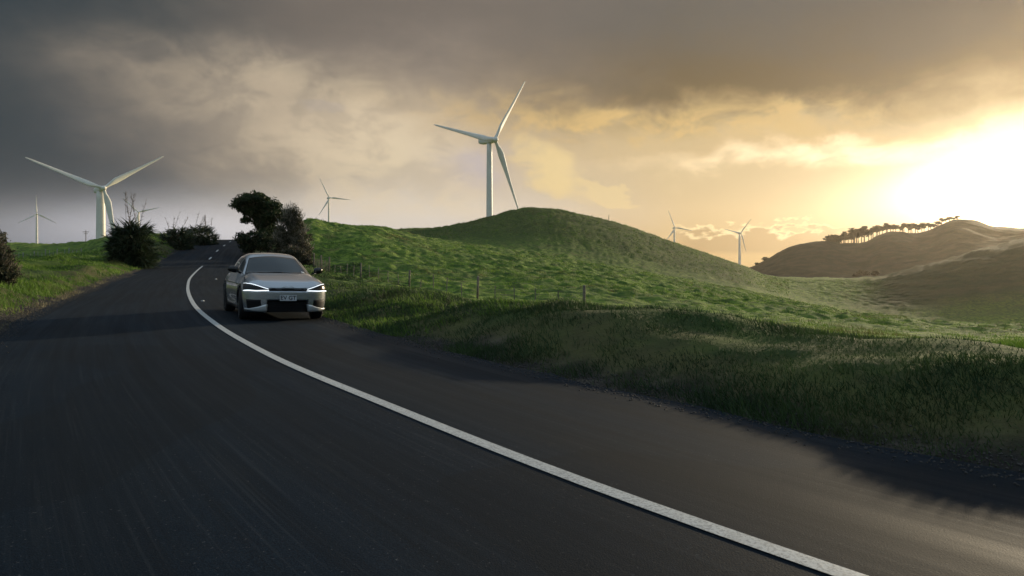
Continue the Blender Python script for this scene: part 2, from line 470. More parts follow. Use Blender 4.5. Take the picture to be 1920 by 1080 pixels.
def land(x, y, detail=True):
    """height of the land at world x,y (arrays)"""
    x = np.asarray(x, float); y = np.asarray(y, float)
    yy = np.maximum(y, 1e-3)
    t = np.clip(x / yy, -2.2, 2.2)
    # out to the sides and behind, use range instead of depth
    r = np.hypot(x, y)
    D = np.where(np.abs(x / yy) > 2.2, r / math.hypot(1, 2.2), y); D = np.where(y <= 0, r / math.hypot(1, 2.2), D)
    t = np.where(y <= 0, np.sign(x) * 2.2, t)
    u = 960 + 1400 * t
    Ds = []; Zs = []
    for (uu, dd, zz) in LAY:
        Ds.append(pchip(u, uu, dd)); Zs.append(pchip(u, uu, zz))
    Ds = np.array(Ds); Zs = np.array(Zs)
    # monotone cubic in D between layers
    K = len(LAY)
    h = np.diff(Ds, axis=0); d = np.diff(Zs, axis=0) / h
    m = np.zeros_like(Zs)
    for i in range(1, K - 1):
        ok = d[i - 1] * d[i] > 0
        w1 = 2 * h[i] + h[i - 1]; w2 = h[i] + 2 * h[i - 1]
        with np.errstate(divide='ignore', invalid='ignore'):
            mm = (w1 + w2) / (w1 / d[i - 1] + w2 / d[i])
        m[i] = np.where(ok, mm, 0)
    Dc = np.clip(D, Ds[0], Ds[-1])
    z = np.zeros_like(Dc)
    for i in range(K - 1):
        s = (Dc >= Ds[i]) & (Dc <= Ds[i + 1])
        tt = (Dc - Ds[i]) / h[i]
        v = (2 * tt**3 - 3 * tt**2 + 1) * Zs[i] + (tt**3 - 2 * tt**2 + tt) * h[i] * m[i] + (-2 * tt**3 + 3 * tt**2) * Zs[i + 1] + (tt**3 - tt**2) * h[i] * m[i + 1]
        z = np.where(s, v, z)
    if detail:
        # stock-trodden terracettes and tussocks
        wob = fbm(x * .12, y * .12, 5, 3)
        a1 = sst(D, 24, 50) * (1 - sst(D, 330, 420))
        ter = vnoise(x * .33 + wob * 3, z * 2.6 + y * .30 + wob * 3, 11)
        z = z + a1 * (.36 * ter + .24 * vnoise(x * .5 + wob, y * .62, 12) + .30 * vnoise(x * 1.1, y * 1.1, 13) + .18 * vnoise(x * 2.3, y * 2.1, 14))
        z = z + sst(D, 200, 240) * (1 - sst(D, 330, 420)) * (.30 * vnoise(x * .2, z * 1.1 + wob, 17))
        z = z + sst(D, 200, 260) * sst(t, .42, .5) * 1.3 * fbm(x * .12, y * .12, 25, 4) * (1 - sst(D, 330, 420))
        z = z + sst(D, 400, 600) * (2.6 * fbm(x * .05, y * .05, 21, 5)) * (1 - sst(D, 900, 1300))
        z = z + (1 - a1) * .04 * fbm(x * 1.1, y * 1.1, 31, 3) * (D < 120)
    # road corridor
    dist, rz = road_dist(x, y)
    eL = -dist - WL; eR = dist - WR          # distance outside each edge
    out = np.maximum(eL, eR)
    nr = np.hypot(x, y) < 255
    wgt = np.where(eR > 0, sst(out, 1.0, 8.0), sst(out, .8, 9.0))
    base = np.where(nr, rz * (1 - wgt) + z * wgt, z)
    # verge banks
    n = np.clip(.45 + 1.3 * (fbm(x * .33, y * .33, 41, 3) + .5), .3, 1.9)
    nearR = (1 - sst(y, 19, 36))
    bankR = np.where(eR > 0, sst(eR, .15, 2.4) * (1 - sst(eR, 3.2, 8.0)), 0) * (.29 * nearR + .06) * n
    bankL = np.where(eL > 0, sst(eL, .2, 1.6) * (1 - sst(eL, 6.0, 14.0)), 0) * .45 * n * (1 - sst(y, 100, 120))
    base = base + np.where(nr, bankR + bankL, 0)
    base = base - np.where(nr, .03 * np.clip(dist, 0, WR + .1) * (1 - wgt), 0)
    base = base - np.where(nr & (out < .25), .07 * (1 - sst(out, -.1, .25)), 0)
    return base


def landz(x, y): return float(land(np.array([x]), np.array([y]))[0])


def ground_material(name):
    m = bpy.data.materials.new(name); m.use_nodes = True
    nt = m.node_tree; b = nt.nodes['Principled BSDF']
    geo = nt.nodes.new('ShaderNodeNewGeometry')
    P = geo.outputs['Position']
    n1 = noise(nt, P, .06, 5, .6); n2 = noise(nt, P, 1.3, 6, .65); n3 = noise(nt, P, .35, 5, .6)
    c = mixc(nt, smooth(S(nt, n2.outputs['Fac']), .38, .64), (.055, .105, .018), (.21, .29, .045))
    c = mixc(nt, smooth(S(nt, n3.outputs['Fac']), .52, .70) * .6, c, (.16, .14, .05))
    rush = noise(nt, P, .8, 6, .7)
    c = mixc(nt, smooth(S(nt, rush.outputs['Fac']), .56, .66) * .7, c, (.025, .045, .014))
    c = mixc(nt, smooth(S(nt, n1.outputs['Fac']), .42, .62) * .45, c, (.06, .10, .028))
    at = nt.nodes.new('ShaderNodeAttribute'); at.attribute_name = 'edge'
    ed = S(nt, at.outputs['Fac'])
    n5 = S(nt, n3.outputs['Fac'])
    verge_shade = smooth(ed + (n5 - .5) * 3.0, 8.0, 3.0) * smooth(ed, -1.0, 0.2) * .75  # shade of the backlit verge, put into the ground colour beside the road
    c = mixc(nt, verge_shade, c, (.028, .048, .014))
    soil = smooth(ed + (n5 - .5) * 3.0, 1.15, .25)
    dry = smooth(ed + (n5 - .5) * 7.0, 3.0, .8) * .5
    c = mixc(nt, dry, c, (.12, .085, .045))
    sc = mixc(nt, smooth(S(nt, n2.outputs['Fac']), .45, .75), (.022, .02, .018), (.10, .085, .065))
    c = mixc(nt, soil, c, sc)
    far = nt.nodes.new('ShaderNodeAttribute'); far.attribute_name = 'wood_and_shade'
    scr = noise(nt, P, .11, 7, .72)
    wc = mixc(nt, smooth(S(nt, scr.outputs['Fac']), .42, .6), (.016, .024, .011), (.048, .046, .024))
    c = mixc(nt, S(nt, far.outputs['Fac']), c, wc)  # scrub on the right ridge, painted shade on the round hill
    nt.links.new(c, b.inputs['Base Color']); b.inputs['Roughness'].default_value = .95; b.inputs['Specular IOR Level'].default_value = .15
    bp = nt.nodes.new('ShaderNodeBump'); bp.inputs['Strength'].default_value = .7; bp.inputs['Distance'].default_value = .12
    n6 = noise(nt, P, 3.0, 6, .7)
    nt.links.new(n6.outputs['Fac'], bp.inputs['Height']); nt.links.new(bp.outputs[0], b.inputs['Normal'])
    return m


def build_land():
    az = np.r_[np.linspace(-180, -40, 60)[:-1], np.arange(-40, 40, .13), np.linspace(40, 180, 60)[:-1]]
    rr = [0.6]
    while rr[-1] < 2700:
        r = rr[-1]
        if r < 28: s = max(.10, r * .012)
        elif r < 135: s = .38
        elif r < 225: s = 1.6
        elif r < 300: s = .8
        elif r < 600: s = 7
        elif r < 760: s = 3
        else: s = r * .03
        rr.append(r + s)
    rr = np.array(rr)
    A, Rr = np.meshgrid(np.radians(az), rr, indexing='ij')
    X = Rr * np.sin(A); Y = Rr * np.cos(A)
    Z = land(X, Y)
    na, nr = A.shape
    V = np.stack([X, Y, Z], -1).reshape(-1, 3)
    i = np.arange(na); j = np.arange(nr - 1)
    I, J = np.meshgrid(i, j, indexing='ij'); I2 = (I + 1) % na
    Fq = np.stack([I * nr + J, I * nr + J + 1, I2 * nr + J + 1, I2 * nr + J], -1).reshape(-1, 4)
    # centre cap
    c = len(V); V = np.r_[V, [[0, 0, landz(0.01, 0.01)]]]
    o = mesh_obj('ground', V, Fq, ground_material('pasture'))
    props(o, kind='structure')
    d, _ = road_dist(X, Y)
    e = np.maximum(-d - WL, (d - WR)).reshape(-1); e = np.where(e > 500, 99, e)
    for nm, val in (('edge', np.r_[np.clip(e, -5, 99), 0]), ('wood_and_shade', np.r_[np.maximum.reduce([sst(Y, 330, 400) * sst(X / np.maximum(Y, 1), .28, .31), .55 * sst(Y, 175, 215) * (1 - sst(Y, 330, 400)) * (1 - sst(X / np.maximum(Y, 1), .30, .36)), .9 * sst(Y, 165, 215) * sst(X / np.maximum(Y, 1), .42, .52)]).reshape(-1), 0])):  # middle term paints the round hill's shade into its colour; the others are scrub
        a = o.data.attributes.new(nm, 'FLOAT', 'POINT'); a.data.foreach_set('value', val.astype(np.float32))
    return o


build_land()


# ------------------------------------------------------------------ road, markings
def road_mat():
    m = bpy.data.materials.new('asphalt'); m.use_nodes = True
    nt = m.node_tree; b = nt.nodes['Principled BSDF']
    geo = nt.nodes.new('ShaderNodeNewGeometry'); P = geo.outputs['Position']
    uv = nt.nodes.new('ShaderNodeAttribute'); uv.attribute_name = 'lane'
    l = sep(nt, uv.outputs['Vector'])
    n1 = noise(nt, P, 90, 3, .6); n2 = noise(nt, P, .5, 4, .6)
    lane = comb(nt, l[0] * 5.0, l[1] * .12, 0.0)
    n3 = noise(nt, lane, 1.0, 4, .6)        # wear running along the lanes
    c = mixc(nt, smooth(S(nt, n1.outputs['Fac']), .35, .75), (.0032, .0085, .0155), (.0115, .024, .038))
    c = mixc(nt, smooth(S(nt, n2.outputs['Fac']), .4, .65) * .4, c, (.014, .020, .025))
    c = mixc(nt, smooth(S(nt, n3.outputs['Fac']), .42, .68) * .45, c, (.007, .010, .013))
    fine = noise(nt, comb(nt, l[0] * 34.0, l[1] * .35, 2.0), 1.0, 4, .6)
    c = mixc(nt, smooth(S(nt, fine.outputs['Fac']), .5, .74) * .5, c, (.034, .042, .050))
    chips = noise(nt, P, 38, 2, .7)
    c = mixc(nt, smooth(S(nt, chips.outputs['Fac']), .66, .74) * .8, c, (.09, .095, .10))
    seam = noise(nt, comb(nt, l[0] * .35, l[1] * .22, 7.0), 1.0, 1, .5)
    c = mixc(nt, smooth(S(nt, seam.outputs['Fac']), .545, .55) * .4, c, (.006, .009, .012))
    # darker polished wheel paths
    def path(cn): return ((l[0] - cn) * (l[0] - cn) * -7.0).exp()
    wp = path(-2.6) + path(-1.0) + path(.75) + path(2.1)
    c = mixc(nt, wp.c() * .35, c, (.007, .010, .013))
    nt.links.new(c, b.inputs['Base Color'])
    nt.links.new((smooth(S(nt, n3.outputs['Fac']), .3, .7, .72, .85) - wp.c() * .06).k, b.inputs['Roughness'])
    b.inputs['Specular IOR Level'].default_value = .07
    v = nt.nodes.new('ShaderNodeTexVoronoi'); v.inputs['Scale'].default_value = 110
    nt.links.new(P, v.inputs['Vector'])
    bp = nt.nodes.new('ShaderNodeBump'); bp.inputs['Strength'].default_value = .35; bp.inputs['Distance'].default_value = .0025
    nt.links.new(v.outputs['Distance'], bp.inputs['Height']); nt.links.new(bp.outputs[0], b.inputs['Normal'])
    return m


def ribbon(name, s0, s1, offs, lift, mat, wobble=0.0, step=1):
    k = np.where((RS >= s0) & (RS <= s1))[0][::step]
    rows = []; attr = []
    for o in offs:
        oo = o + (wobble * fbm(RS[k] * .8, RS[k] * 0 + o, 3, 3) if abs(wobble) > 0 and o in (offs[0], offs[-1]) else 0)
        x = RP[k, 0] + RN[k, 0] * oo; y = RP[k, 1] + RN[k, 1] * oo
        camber = -.012 * abs(o) if o < 0 else -.030 * o
        rows.append(np.c_[x, y, road_z(RP[k, 1]) + lift + camber]); attr.append(np.c_[np.full(len(k), o), RS[k], RS[k] * 0])
    V = np.concatenate(rows); n = len(k)
    Fq = np.array([[a * n + i, a * n + i + 1, (a + 1) * n + i + 1, (a + 1) * n + i] for a in range(len(offs) - 1) for i in range(n - 1)])
    Fq = Fq[:, ::-1]
    o = mesh_obj(name, V, Fq, mat)
    a = o.data.attributes.new('lane', 'FLOAT_VECTOR', 'POINT'); a.data.foreach_set('vector', np.concatenate(attr).astype(np.float32).ravel())
    return o


offs = [-WL - .05] + list(np.linspace(-WL + .2, WR - .2, 13)) + [WR + .05]
props(ribbon('road', 0, 1e9, offs, .02, road_mat(), wobble=.22), kind='structure')


def paint_mat():
    m = bpy.data.materials.new('road_paint'); m.use_nodes = True
    nt = m.node_tree; b = nt.nodes['Principled BSDF']
    geo = nt.nodes.new('ShaderNodeNewGeometry'); P = geo.outputs['Position']
    n1 = noise(nt, P, 60, 5, .7); n2 = noise(nt, P, 5, 5, .65)
    c = mixc(nt, smooth(S(nt, n1.outputs['Fac']), .46, .62) * .7, (.52, .53, .51), (.16, .16, .16))
    c = mixc(nt, smooth(S(nt, n2.outputs['Fac']), .5, .7) * .35, c, (.36, .35, .33))
    nt.links.new(c, b.inputs['Base Color']); b.inputs['Roughness'].default_value = .6
    bp = nt.nodes.new('ShaderNodeBump'); bp.inputs['Strength'].default_value = .4; bp.inputs['Distance'].default_value = .005
    nt.links.new(n1.outputs['Fac'], bp.inputs['Height']); nt.links.new(bp.outputs[0], b.inputs['Normal'])
    return m


PM = paint_mat()


def s_at(D):      # arc length where the road passes depth D
    k = np.where(RP[:, 1] >= D)[0]; k = k[k > 10]
    return RS[k[0]]


props(ribbon('road_marking', 0, s_at(60.5), [-.062, .0, .062], .0255, PM), kind='structure')
mk = [(69.2, 72), (78.6, 81.6), (88.6, 91.6), (98.6, 101.4), (107, 109.5)]
for a, b in mk:
    props(ribbon('road_marking', s_at(a), s_at(b), [-.08, 0, .08], .0265, PM), kind='structure')


# ------------------------------------------------------------------ finding places on the land
def hit(u, v, d0=4.0, d1=1200.0):
    """where the sight line through a spot of the photograph meets the land"""
    D = np.geomspace(d0, d1, 900)
    x = (u - 960) / 1400 * D; z = CAMZ + (480 - v) / 1400 * D
    g = land(x, D, False)
    k = np.where(z < g)[0]
    i = k[0] if len(k) else len(D) - 1
    return float(x[i]), float(D[i]), float(land(x[i:i + 1], D[i:i + 1])[0])


def on_land(u, D, sink=0.0):
    x = (u - 960) / 1400 * D
    return Vector((x, D, landz(x, D) - sink))


# ------------------------------------------------------------------ wind turbines
M_TUR = material('turbine_paint', (.88, .84, .74), .45, noise_scale=.25, noise_amt=.05)  # off-white, with a warm sunlight tint put into the colour
M_TURD = material('turbine_grey', (.42, .43, .44), .5)


def blade_mesh(L):
    st = [(0, .024, .024, 0), (.03, .024, .024, 0), (.07, .028, .020, 16), (.13, .046, .017, 18), (.2, .060, .013, 14), (.3, .053, .009, 10),
          (.45, .040, .0065, 6), (.6, .031, .005, 3), (.75, .024, .0038, 1), (.88, .018, .0026, 0), (.96, .013, .0018, -1), (.99, .008, .001, -1), (1.0, .002, .0004, -1)]
    n = 12; V = []
    for (s, c, th, tw) in st:
        c *= L * (.95 if s < .05 else .72); th *= L; t = R(tw + 8)
        round_ = max(0, 1 - s / .1)
        for k in range(n):
            a = 2 * PI * k / n
            x = math.cos(a) * c; y = math.sin(a) * th
            x += -(1 - round_) * c * .35 * (1 if True else 0)
            V.append((x * math.cos(t) - y * math.sin(t), x * math.sin(t) + y * math.cos(t), s * L))
    F_ = [(i * n + k, i * n + (k + 1) % n, (i + 1) * n + (k + 1) % n, (i + 1) * n + k) for i in range(len(st) - 1) for k in range(n)]
    F_.append(tuple(range((len(st) - 1) * n, len(st) * n)))
    return V, F_


BV, BF = blade_mesh(40.0)


def turbine(hub, D, yaw, tilt, ph, r0, r1, label, off=(0, 0, 0)):
    H = Vector(((hub[0] - 960) / 1400 * D, D, CAMZ + (480 - hub[1]) / 1400 * D))
    n = Vector((math.sin(yaw) * math.cos(tilt), -math.cos(yaw) * math.cos(tilt), math.sin(tilt)))
    over = 4.0
    T = H - n * over
    gz = landz(T.x, T.y) - .4
    root = empty('wind_turbine', (T.x, T.y, gz), label, 'wind turbine', 'white three bladed wind turbines on the hills')
    ht = T.z - gz
    m = MB()
    prof = [(r1 * 1.12, -1.0), (r1 * 1.12, .5), (r1, .55)]
    for k in range(1, 13):
        prof.append((r1 + (r0 - r1) * k / 12, (ht - 1.3) * k / 12))
        if k in (): prof += [(prof[-1][0] + .05, prof[-1][1] + .05), (prof[-1][0] + .05, prof[-1][1] + .25), (prof[-1][0], prof[-1][1] + .3)]
    m.lathe(prof, n=28); m.build('tower', M_TUR, root)
    Rz = Matrix.Rotation(yaw, 4, 'Z'); Rx = Matrix.Rotation(-tilt, 4, 'X')
    base = Matrix.Translation((0, 0, ht)) @ Rz
    # nacelle: rounded box lofted along y
    m = MB(); V = []; N = 20
    for (y, w, h, zc) in [(-3.0, .5, .5, 0), (-2.9, 1.35, 1.35, 0), (-1.6, 1.7, 1.65, .1), (1, 1.8, 1.8, .15), (5, 1.75, 1.75, .2), (6.6, 1.5, 1.45, .35), (7.0, .9, .9, .5), (7.05, .2, .2, .5)]:
        for k in range(N):
            a = 2 * PI * k / N; ca, sa = math.cos(a), math.sin(a)
            e = .55
            V.append((w * math.copysign(abs(ca)**e, ca), y, zc + h * math.copysign(abs(sa)**e, sa)))
    m.add(V, [(i * N + k, (i + 1) * N + k, (i + 1) * N + (k + 1) % N, i * N + (k + 1) % N) for i in range(7) for k in range(N)])
    nc = m.build('nacelle', M_TUR, root); nc.matrix_local = base @ Rx
    m = MB(); m.box((0, 5.2, 2.35), (1.1, .5, .35)); m.tube([(.6, 6, 2.0), (.6, 6, 3.6)], .06)
    vn = m.build('cooler', M_TURD, nc, False)
    m = MB(); m.lathe([(.05, -1.9), (.6, -1.75), (1.1, -1.3), (1.38, -.6), (1.45, .2), (1.4, .95), (1.2, 1.0)], axis='y', n=24)
    hb = m.build('hub', M_TUR, root); hb.matrix_local = base @ Rx @ Matrix.Translation((0, -over, 0))
    bm0 = None
    for k in range(3):
        a = ph + k * 2 * PI / 3 + off[k]
        if turbine.blade is None:
            b = mesh_obj('blade', np.array(BV), BF, M_TUR); turbine.blade = b.data
        else:
            b = bpy.data.objects.new('blade', turbine.blade); COL.objects.link(b)
        b.parent = root
        b.matrix_local = base @ Rx @ Matrix.Translation((0, -over, 0)) @ Matrix.Rotation(PI / 2 - a, 4, 'Y')
    return root


turbine.blade = None
turbine((194, 353), 416, .839, .10, .693, 2.15, 2.75, 'large white wind turbine behind the left field ridge, rising beside the biggest flax bush', (-.13, .0, .0))
turbine((928, 262), 377, .80, .0, .98, 1.35, 1.75, 'tall wind turbine standing behind the dark round hill in the middle')
turbine((69, 401), 1607, .576, .12, 1.598, 1.7, 2.7, 'small distant wind turbine with one blade straight up, furthest left on the skyline')
turbine((618, 371), 1387, .59, .068, 2.039, 1.4, 2.3, 'small pale wind turbine above the bright green slope beside the leaning tree')
turbine((260, 398), 1500, .4, .05, 2.36, 1.5, 2.3, 'faint distant wind turbine whose mast hides behind the biggest flax bush')
turbine((1266, 427), 1580, .246, .10, 1.938, 1.8, 2.6, 'small grey wind turbine rising over the falling right flank of the dark round hill')
turbine((1389, 437), 1531, .35, .0, .857, 2.0, 3.0, 'small grey wind turbine in the saddle between the dark hill and wooded ridge')


# ------------------------------------------------------------------ leaves and blades in bulk
def unit(v): return v / np.maximum(np.linalg.norm(v, axis=-1, keepdims=True), 1e-9)


def strips(P, Dr, L, W, droop, seg=3, taper=1.0, name='grass', mat=None, parent=None, fold=0.0):
    """bent tapering strips: P base points, Dr unit directions, L lengths, W widths"""
    N = len(P)
    side = np.cross(Dr, rng.normal(size=(N, 3))); side = unit(side)
    pts = [P]; d = Dr.copy(); cur = P.copy()
    for s in range(seg):
        cur = cur + d * (L / seg)[:, None]; pts.append(cur)
        d = unit(d + np.array([0, 0, -1.0]) * (droop / seg)[:, None])
    V = np.zeros((N, seg * 2 + 1, 3))
    for s in range(seg):
        f = (1 - (s / seg)**1.5 * taper) * .5
        if s == 0: f *= .8
        V[:, 2 * s] = pts[s] - side * (W * f)[:, None]; V[:, 2 * s + 1] = pts[s] + side * (W * f)[:, None]
    V[:, 2 * seg] = pts[seg]
    tr = []
    for s in range(seg - 1):
        a = 2 * s; tr += [(a, a + 1, a + 3), (a, a + 3, a + 2)]
    a = 2 * (seg - 1); tr.append((a, a + 1, a + 2))
    tr = np.array(tr)
    Fc = (np.arange(N)[:, None, None] * (seg * 2 + 1) + tr[None]).reshape(-1, 3)
    return mesh_obj(name, V.reshape(-1, 3), Fc, mat, parent, True)


def leaf_quads(P, size, name, mat, parent, up=.3):
    N = len(P)
    n = unit(rng.normal(size=(N, 3)) + np.array([0, 0, up])); a = unit(np.cross(n, rng.normal(size=(N, 3)))); b = np.cross(n, a)
    s = size * rng.uniform(.55, 1.3, N)[:, None]
    V = np.stack([P - a * s * .5, P + b * s * .28 + n * s * .06, P + a * s * .5, P - b * s * .28 + n * s * .06], 1).reshape(-1, 3)
    return mesh_obj(name, V, np.arange(N * 4).reshape(-1, 4), mat, parent, False)


M_BARK = material('bark', (.10, .08, .06), .9, noise_scale=4, noise_amt=.5, bump=(.6, .03))
M_TWIG = material('twig', (.15, .12, .09), .9)
M_PALE = material('pale_bark', (.28, .25, .20), .9, noise_scale=6, noise_amt=.4)


def cluster_pts(ells, n_cl, per, cr, shell=.55):
    """leaf points grouped in clumps inside a set of ellipsoids (cx,cy,cz,rx,ry,rz)"""
    E_ = np.array(ells); vol = E_[:, 3] * E_[:, 4] * E_[:, 5]; pr = vol**.7; pr /= pr.sum()
    k = rng.choice(len(E_), n_cl, p=pr)
    d = unit(rng.normal(size=(n_cl, 3))); r = rng.uniform(shell, 1.0, n_cl)[:, None]
    C = E_[k, :3] + d * r * E_[k, 3:6]
    cs = cr * rng.uniform(.5, 1.35, n_cl)
    n = n_cl * per
    kk = np.repeat(np.arange(n_cl), per)
    q = unit(rng.normal(size=(n, 3))) * (rng.uniform(0, 1, n)**.5)[:, None]
    q[:, 2] *= .62
    return C[kk] + q * cs[kk][:, None], C


def limb(mb, a, b, r0, r1, n=6, wig=.15, seg=5):
    a = Vector(a); b = Vector(b); L = (b - a).length; pts = []
    for i in range(seg + 1):
        t = i / seg
        p = a.lerp(b, t)
        if 0 < i < seg: p += Vector((random.uniform(-1, 1), random.uniform(-1, 1), random.uniform(-1, 1))) * wig * L / seg
        pts.append(p)
    mb.tube(pts, [r0 + (r1 - r0) * i / seg for i in range(seg + 1)], n)
    return pts


# ---- the leaning tree beside the road
TD = 78.0; PXM = TD / 1400
M_LEAF = foliage_mat('tree_leaves', (.018, .032, .012), (.045, .075, .022), .9, .22)
tb = on_land(505, TD)
tree = empty('leaning_tree', tb, 'dark wind-bent tree with a domed crown leaning over the road crest behind the car', 'tree')


def loc(u, v, dd=0.0, B=tb, D=TD):
    d = D + dd
    return Vector(((u - 960) / 1400 * d - B.x, d - B.y, CAMZ + (480 - v) / 1400 * d - B.z))


ell = []
for (u, v, ru, rv, dy) in [(479, 373, 25, 11, 2.0), (456, 381, 14, 8, 1.2), (479, 394, 25, 15, 1.8), (459, 392, 8, 6, .8), (506, 388, 19, 14, 1.6), (516, 404, 18, 14, 1.5),
                           (462, 413, 7, 4, .5), (497, 416, 20, 14, 1.3), (446, 386, 6, 4, .6), (505, 437, 20, 14, 1.4)]:
    c = loc(u, v); ell.append((c.x, c.y + random.uniform(-.5, .5), c.z, ru * PXM, dy, rv * PXM))
pts, C = cluster_pts(ell, 560, 60, .52, .45)
leaf_quads(pts, .24, 'crown', M_LEAF, tree)
mb = MB()
for (p, q, r0, r1) in [((505, 470, 0), (498, 430, .2), .30, .22), ((498, 430, .2), (482, 398, 0), .22, .12), ((498, 430, .2), (512, 400, .3), .2, .1), ((494, 424, 0), (464, 412, -.3), .09, .03),
                       ((482, 398, 0), (458, 384, 0), .12, .05), ((482, 398, 0), (480, 374, .3), .12, .05), ((512, 400, .3), (506, 384, 0), .1, .04), ((488, 410, 0), (462, 394, .5), .07, .03), ((503, 452, 0), (480, 432, -.4), .1, .03)]:
    limb(mb, loc(*p), loc(*q), r0, r1, 8)
limb(mb, (0, 0, -.3), loc(505, 470, 0), .36, .30, 8)
mb.build('trunk', M_BARK, tree)


def shrub(label, cat, u, D, ells_px, name='shrub', leaf=.16, ncl=200, per=30, cr=.3, mat=None, twigs=60, twig_h=1.0, group=None, twigmat=None, shell=.4, sink=0.0):
    B = on_land(u, D, sink)
    root = empty(name, B, label, cat, group)
    px = D / 1400; el_ = []
    for (eu, ev, ru, rv, dy) in ells_px:
        c = loc(eu, ev, 0, B, D); el_.append((c.x, c.y, c.z, ru * px, dy, rv * px))
    p, C = cluster_pts(el_, ncl, per, cr, shell)
    zmin = -.1
    p[:, 2] = np.maximum(p[:, 2], zmin + rng.uniform(0, .2, len(p)))
    leaf_quads(p, leaf, 'foliage', mat or M_LEAF, root)
    mb = MB()
    E_ = np.array(el_)
    for k in range(twigs):
        e = E_[random.randrange(len(E_))]
        a = Vector((e[0] * .5 + random.uniform(-.3, .3), e[1] * .5, 0)); t = random.uniform(-.9, .9)
        b = Vector((e[0] + e[3] * t, e[1] + random.uniform(-.6, .6) * e[4], e[2] + e[5] * math.sqrt(1 - t * t) * random.uniform(.9, 1.0 + .25 * twig_h)))
        pp = limb(mb, a, b, .02 + .0006 * D, .004 + .00012 * D, 3, .25, 6)
        for q in range(3):
            s = pp[random.randint(3, 5)]
            limb(mb, s, s + Vector((random.uniform(-.4, .4), random.uniform(-.3, .3), random.uniform(.15, .6))) * twig_h, .008 + .0002 * D, .003 + .0001 * D, 3, .2, 3)
    mb.build('stems', twigmat or M_TWIG, root)
    return root


M_SHR = foliage_mat('shrub_leaves', (.03, .034, .018), (.085, .08, .045), 2.5, .3)
M_SHR2 = foliage_mat('hedge_leaves', (.014, .026, .012), (.035, .06, .022), 2.0, .2)
shrub('tall twiggy grey-brown shrub with bare stems rising between the tree and green slope', 'shrub', 552, 71,
      [(545, 405, 17, 22, 1.0), (540, 432, 24, 24, 1.3), (562, 450, 24, 28, 1.2), (574, 478, 15, 22, 1.0), (556, 415, 14, 20, .8), (528, 458, 20, 24, 1.2)], leaf=.15, ncl=480, per=26, cr=.36, mat=M_SHR, twigs=190, twig_h=1.5, twigmat=M_PALE)
shrub('low dark bushy shrub at the foot of the leaning tree where road meets skyline', 'shrub', 470, 76,
      [(456, 446, 13, 11, .9), (476, 444, 18, 16, 1.1), (496, 452, 20, 18, 1.2), (470, 462, 20, 12, 1.0)], leaf=.2, ncl=260, per=40, cr=.42, mat=M_SHR2, twigs=15, twig_h=.4)
shrub('scrubby shrub with pale flecks low behind the car by the fence end', 'shrub', 566, 66,
      [(566, 484, 15, 15, .8), (548, 478, 22, 18, 1.0), (580, 492, 8, 10, .6)], leaf=.15, ncl=230, per=26, cr=.3, mat=M_SHR, twigs=40, twig_h=.6)
M_SHR3 = foliage_mat('edge_shrub_leaves', (.035, .045, .025), (.10, .10, .055), 4, .35)
shrub('grey-green feathery shrub at the left edge of the roadside field', 'shrub', -12, 25,
      [(-14, 455, 20, 30, .5), (-6, 490, 32, 32, .6), (12, 512, 26, 22, .5)], leaf=.07, ncl=500, per=24, cr=.16, mat=M_SHR3, twigs=110, twig_h=.5)


# ---- flax bushes
def flax(label, u, D, wpx, hpx, n, stalks, vb=None, group='flax bushes along the left verge'):
    B = on_land(u, D, .1)
    root = empty('flax_bush', B, label, 'bush', group)
    px = D / 1400; w = wpx * px / 2; h = hpx * px
    # leaf fans start from several crowns inside the mound
    nc = 90
    c = np.c_[rng.uniform(-.66, .66, nc) * w, rng.uniform(-.66, .66, nc) * w, np.zeros(nc)]
    rr_ = np.hypot(c[:, 0], c[:, 1]) / w
    c[:, 2] = h * np.where(rng.random(nc) < .5, .0, rng.uniform(.1, .72, nc)) * np.sqrt(np.clip(1 - rr_**2, 0, 1))
    k = rng.integers(0, nc, n)
    P = c[k] + rng.normal(size=(n, 3)) * .08 * w
    out = unit(np.c_[c[k, 0], c[k, 1], np.zeros(n)] / w + rng.normal(size=(n, 3)) * .5 * np.array([1, 1, 0]))
    upw = rng.uniform(.1, 1.9, n)
    d = unit(out * .8 + np.array([0, 0, 1]) * upw[:, None])
    L = h * rng.uniform(.20, .36, n)
    strips(P, d, L, np.full(n, .022 * h + .03) * rng.uniform(.7, 1.2, n), rng.uniform(.5, 2.4, n), 5, .9, 'leaves', M_FLAX, root)
    mb = MB()
    for s in range(stalks):
        a = Vector((random.uniform(-.45, .45) * w, random.uniform(-.3, .3) * w, h * .4))
        lean = random.uniform(-.5, .75)
        b = a + Vector((lean * h * .45, random.uniform(-.2, .2) * h, h * random.uniform(.72, 1.02)))
        pp = limb(mb, a, b, .014 + D * .0001, .006 + D * .0001, 4, .06, 6)
        for q in range(9):
            t = random.uniform(.55, 1.0); s_ = a.lerp(b, t)
            mb.tube([s_, s_ + Vector((random.uniform(-.22, .22), random.uniform(-.1, .1), random.uniform(.05, .22)))], [.018, .012], 3)
    mb.build('flower_stalks', M_TWIG, root)
    return root


M_FLAX = foliage_mat('flax_leaves', (.016, .028, .014), (.05, .075, .035), 2.5, .15, .38)
flax('biggest dark flax bush with long flower stalks at the left road edge', 248, 57, 68, 98, 5600, 8)
flax('mid-size spiky flax bush, second up the left verge behind the biggest', 331, 82, 58, 50, 2400, 4)
flax('low broad flax bush nearest the road crest on the left verge', 374, 92, 70, 46, 2600, 7)


# ------------------------------------------------------------------ fences
M_POST = material('weathered_wood', (.20, .17, .135), .9, noise_scale=7, noise_amt=.45, bump=(.5, .02))
M_WIRE = material('fence_wire', (.16, .15, .14), .6, .6)


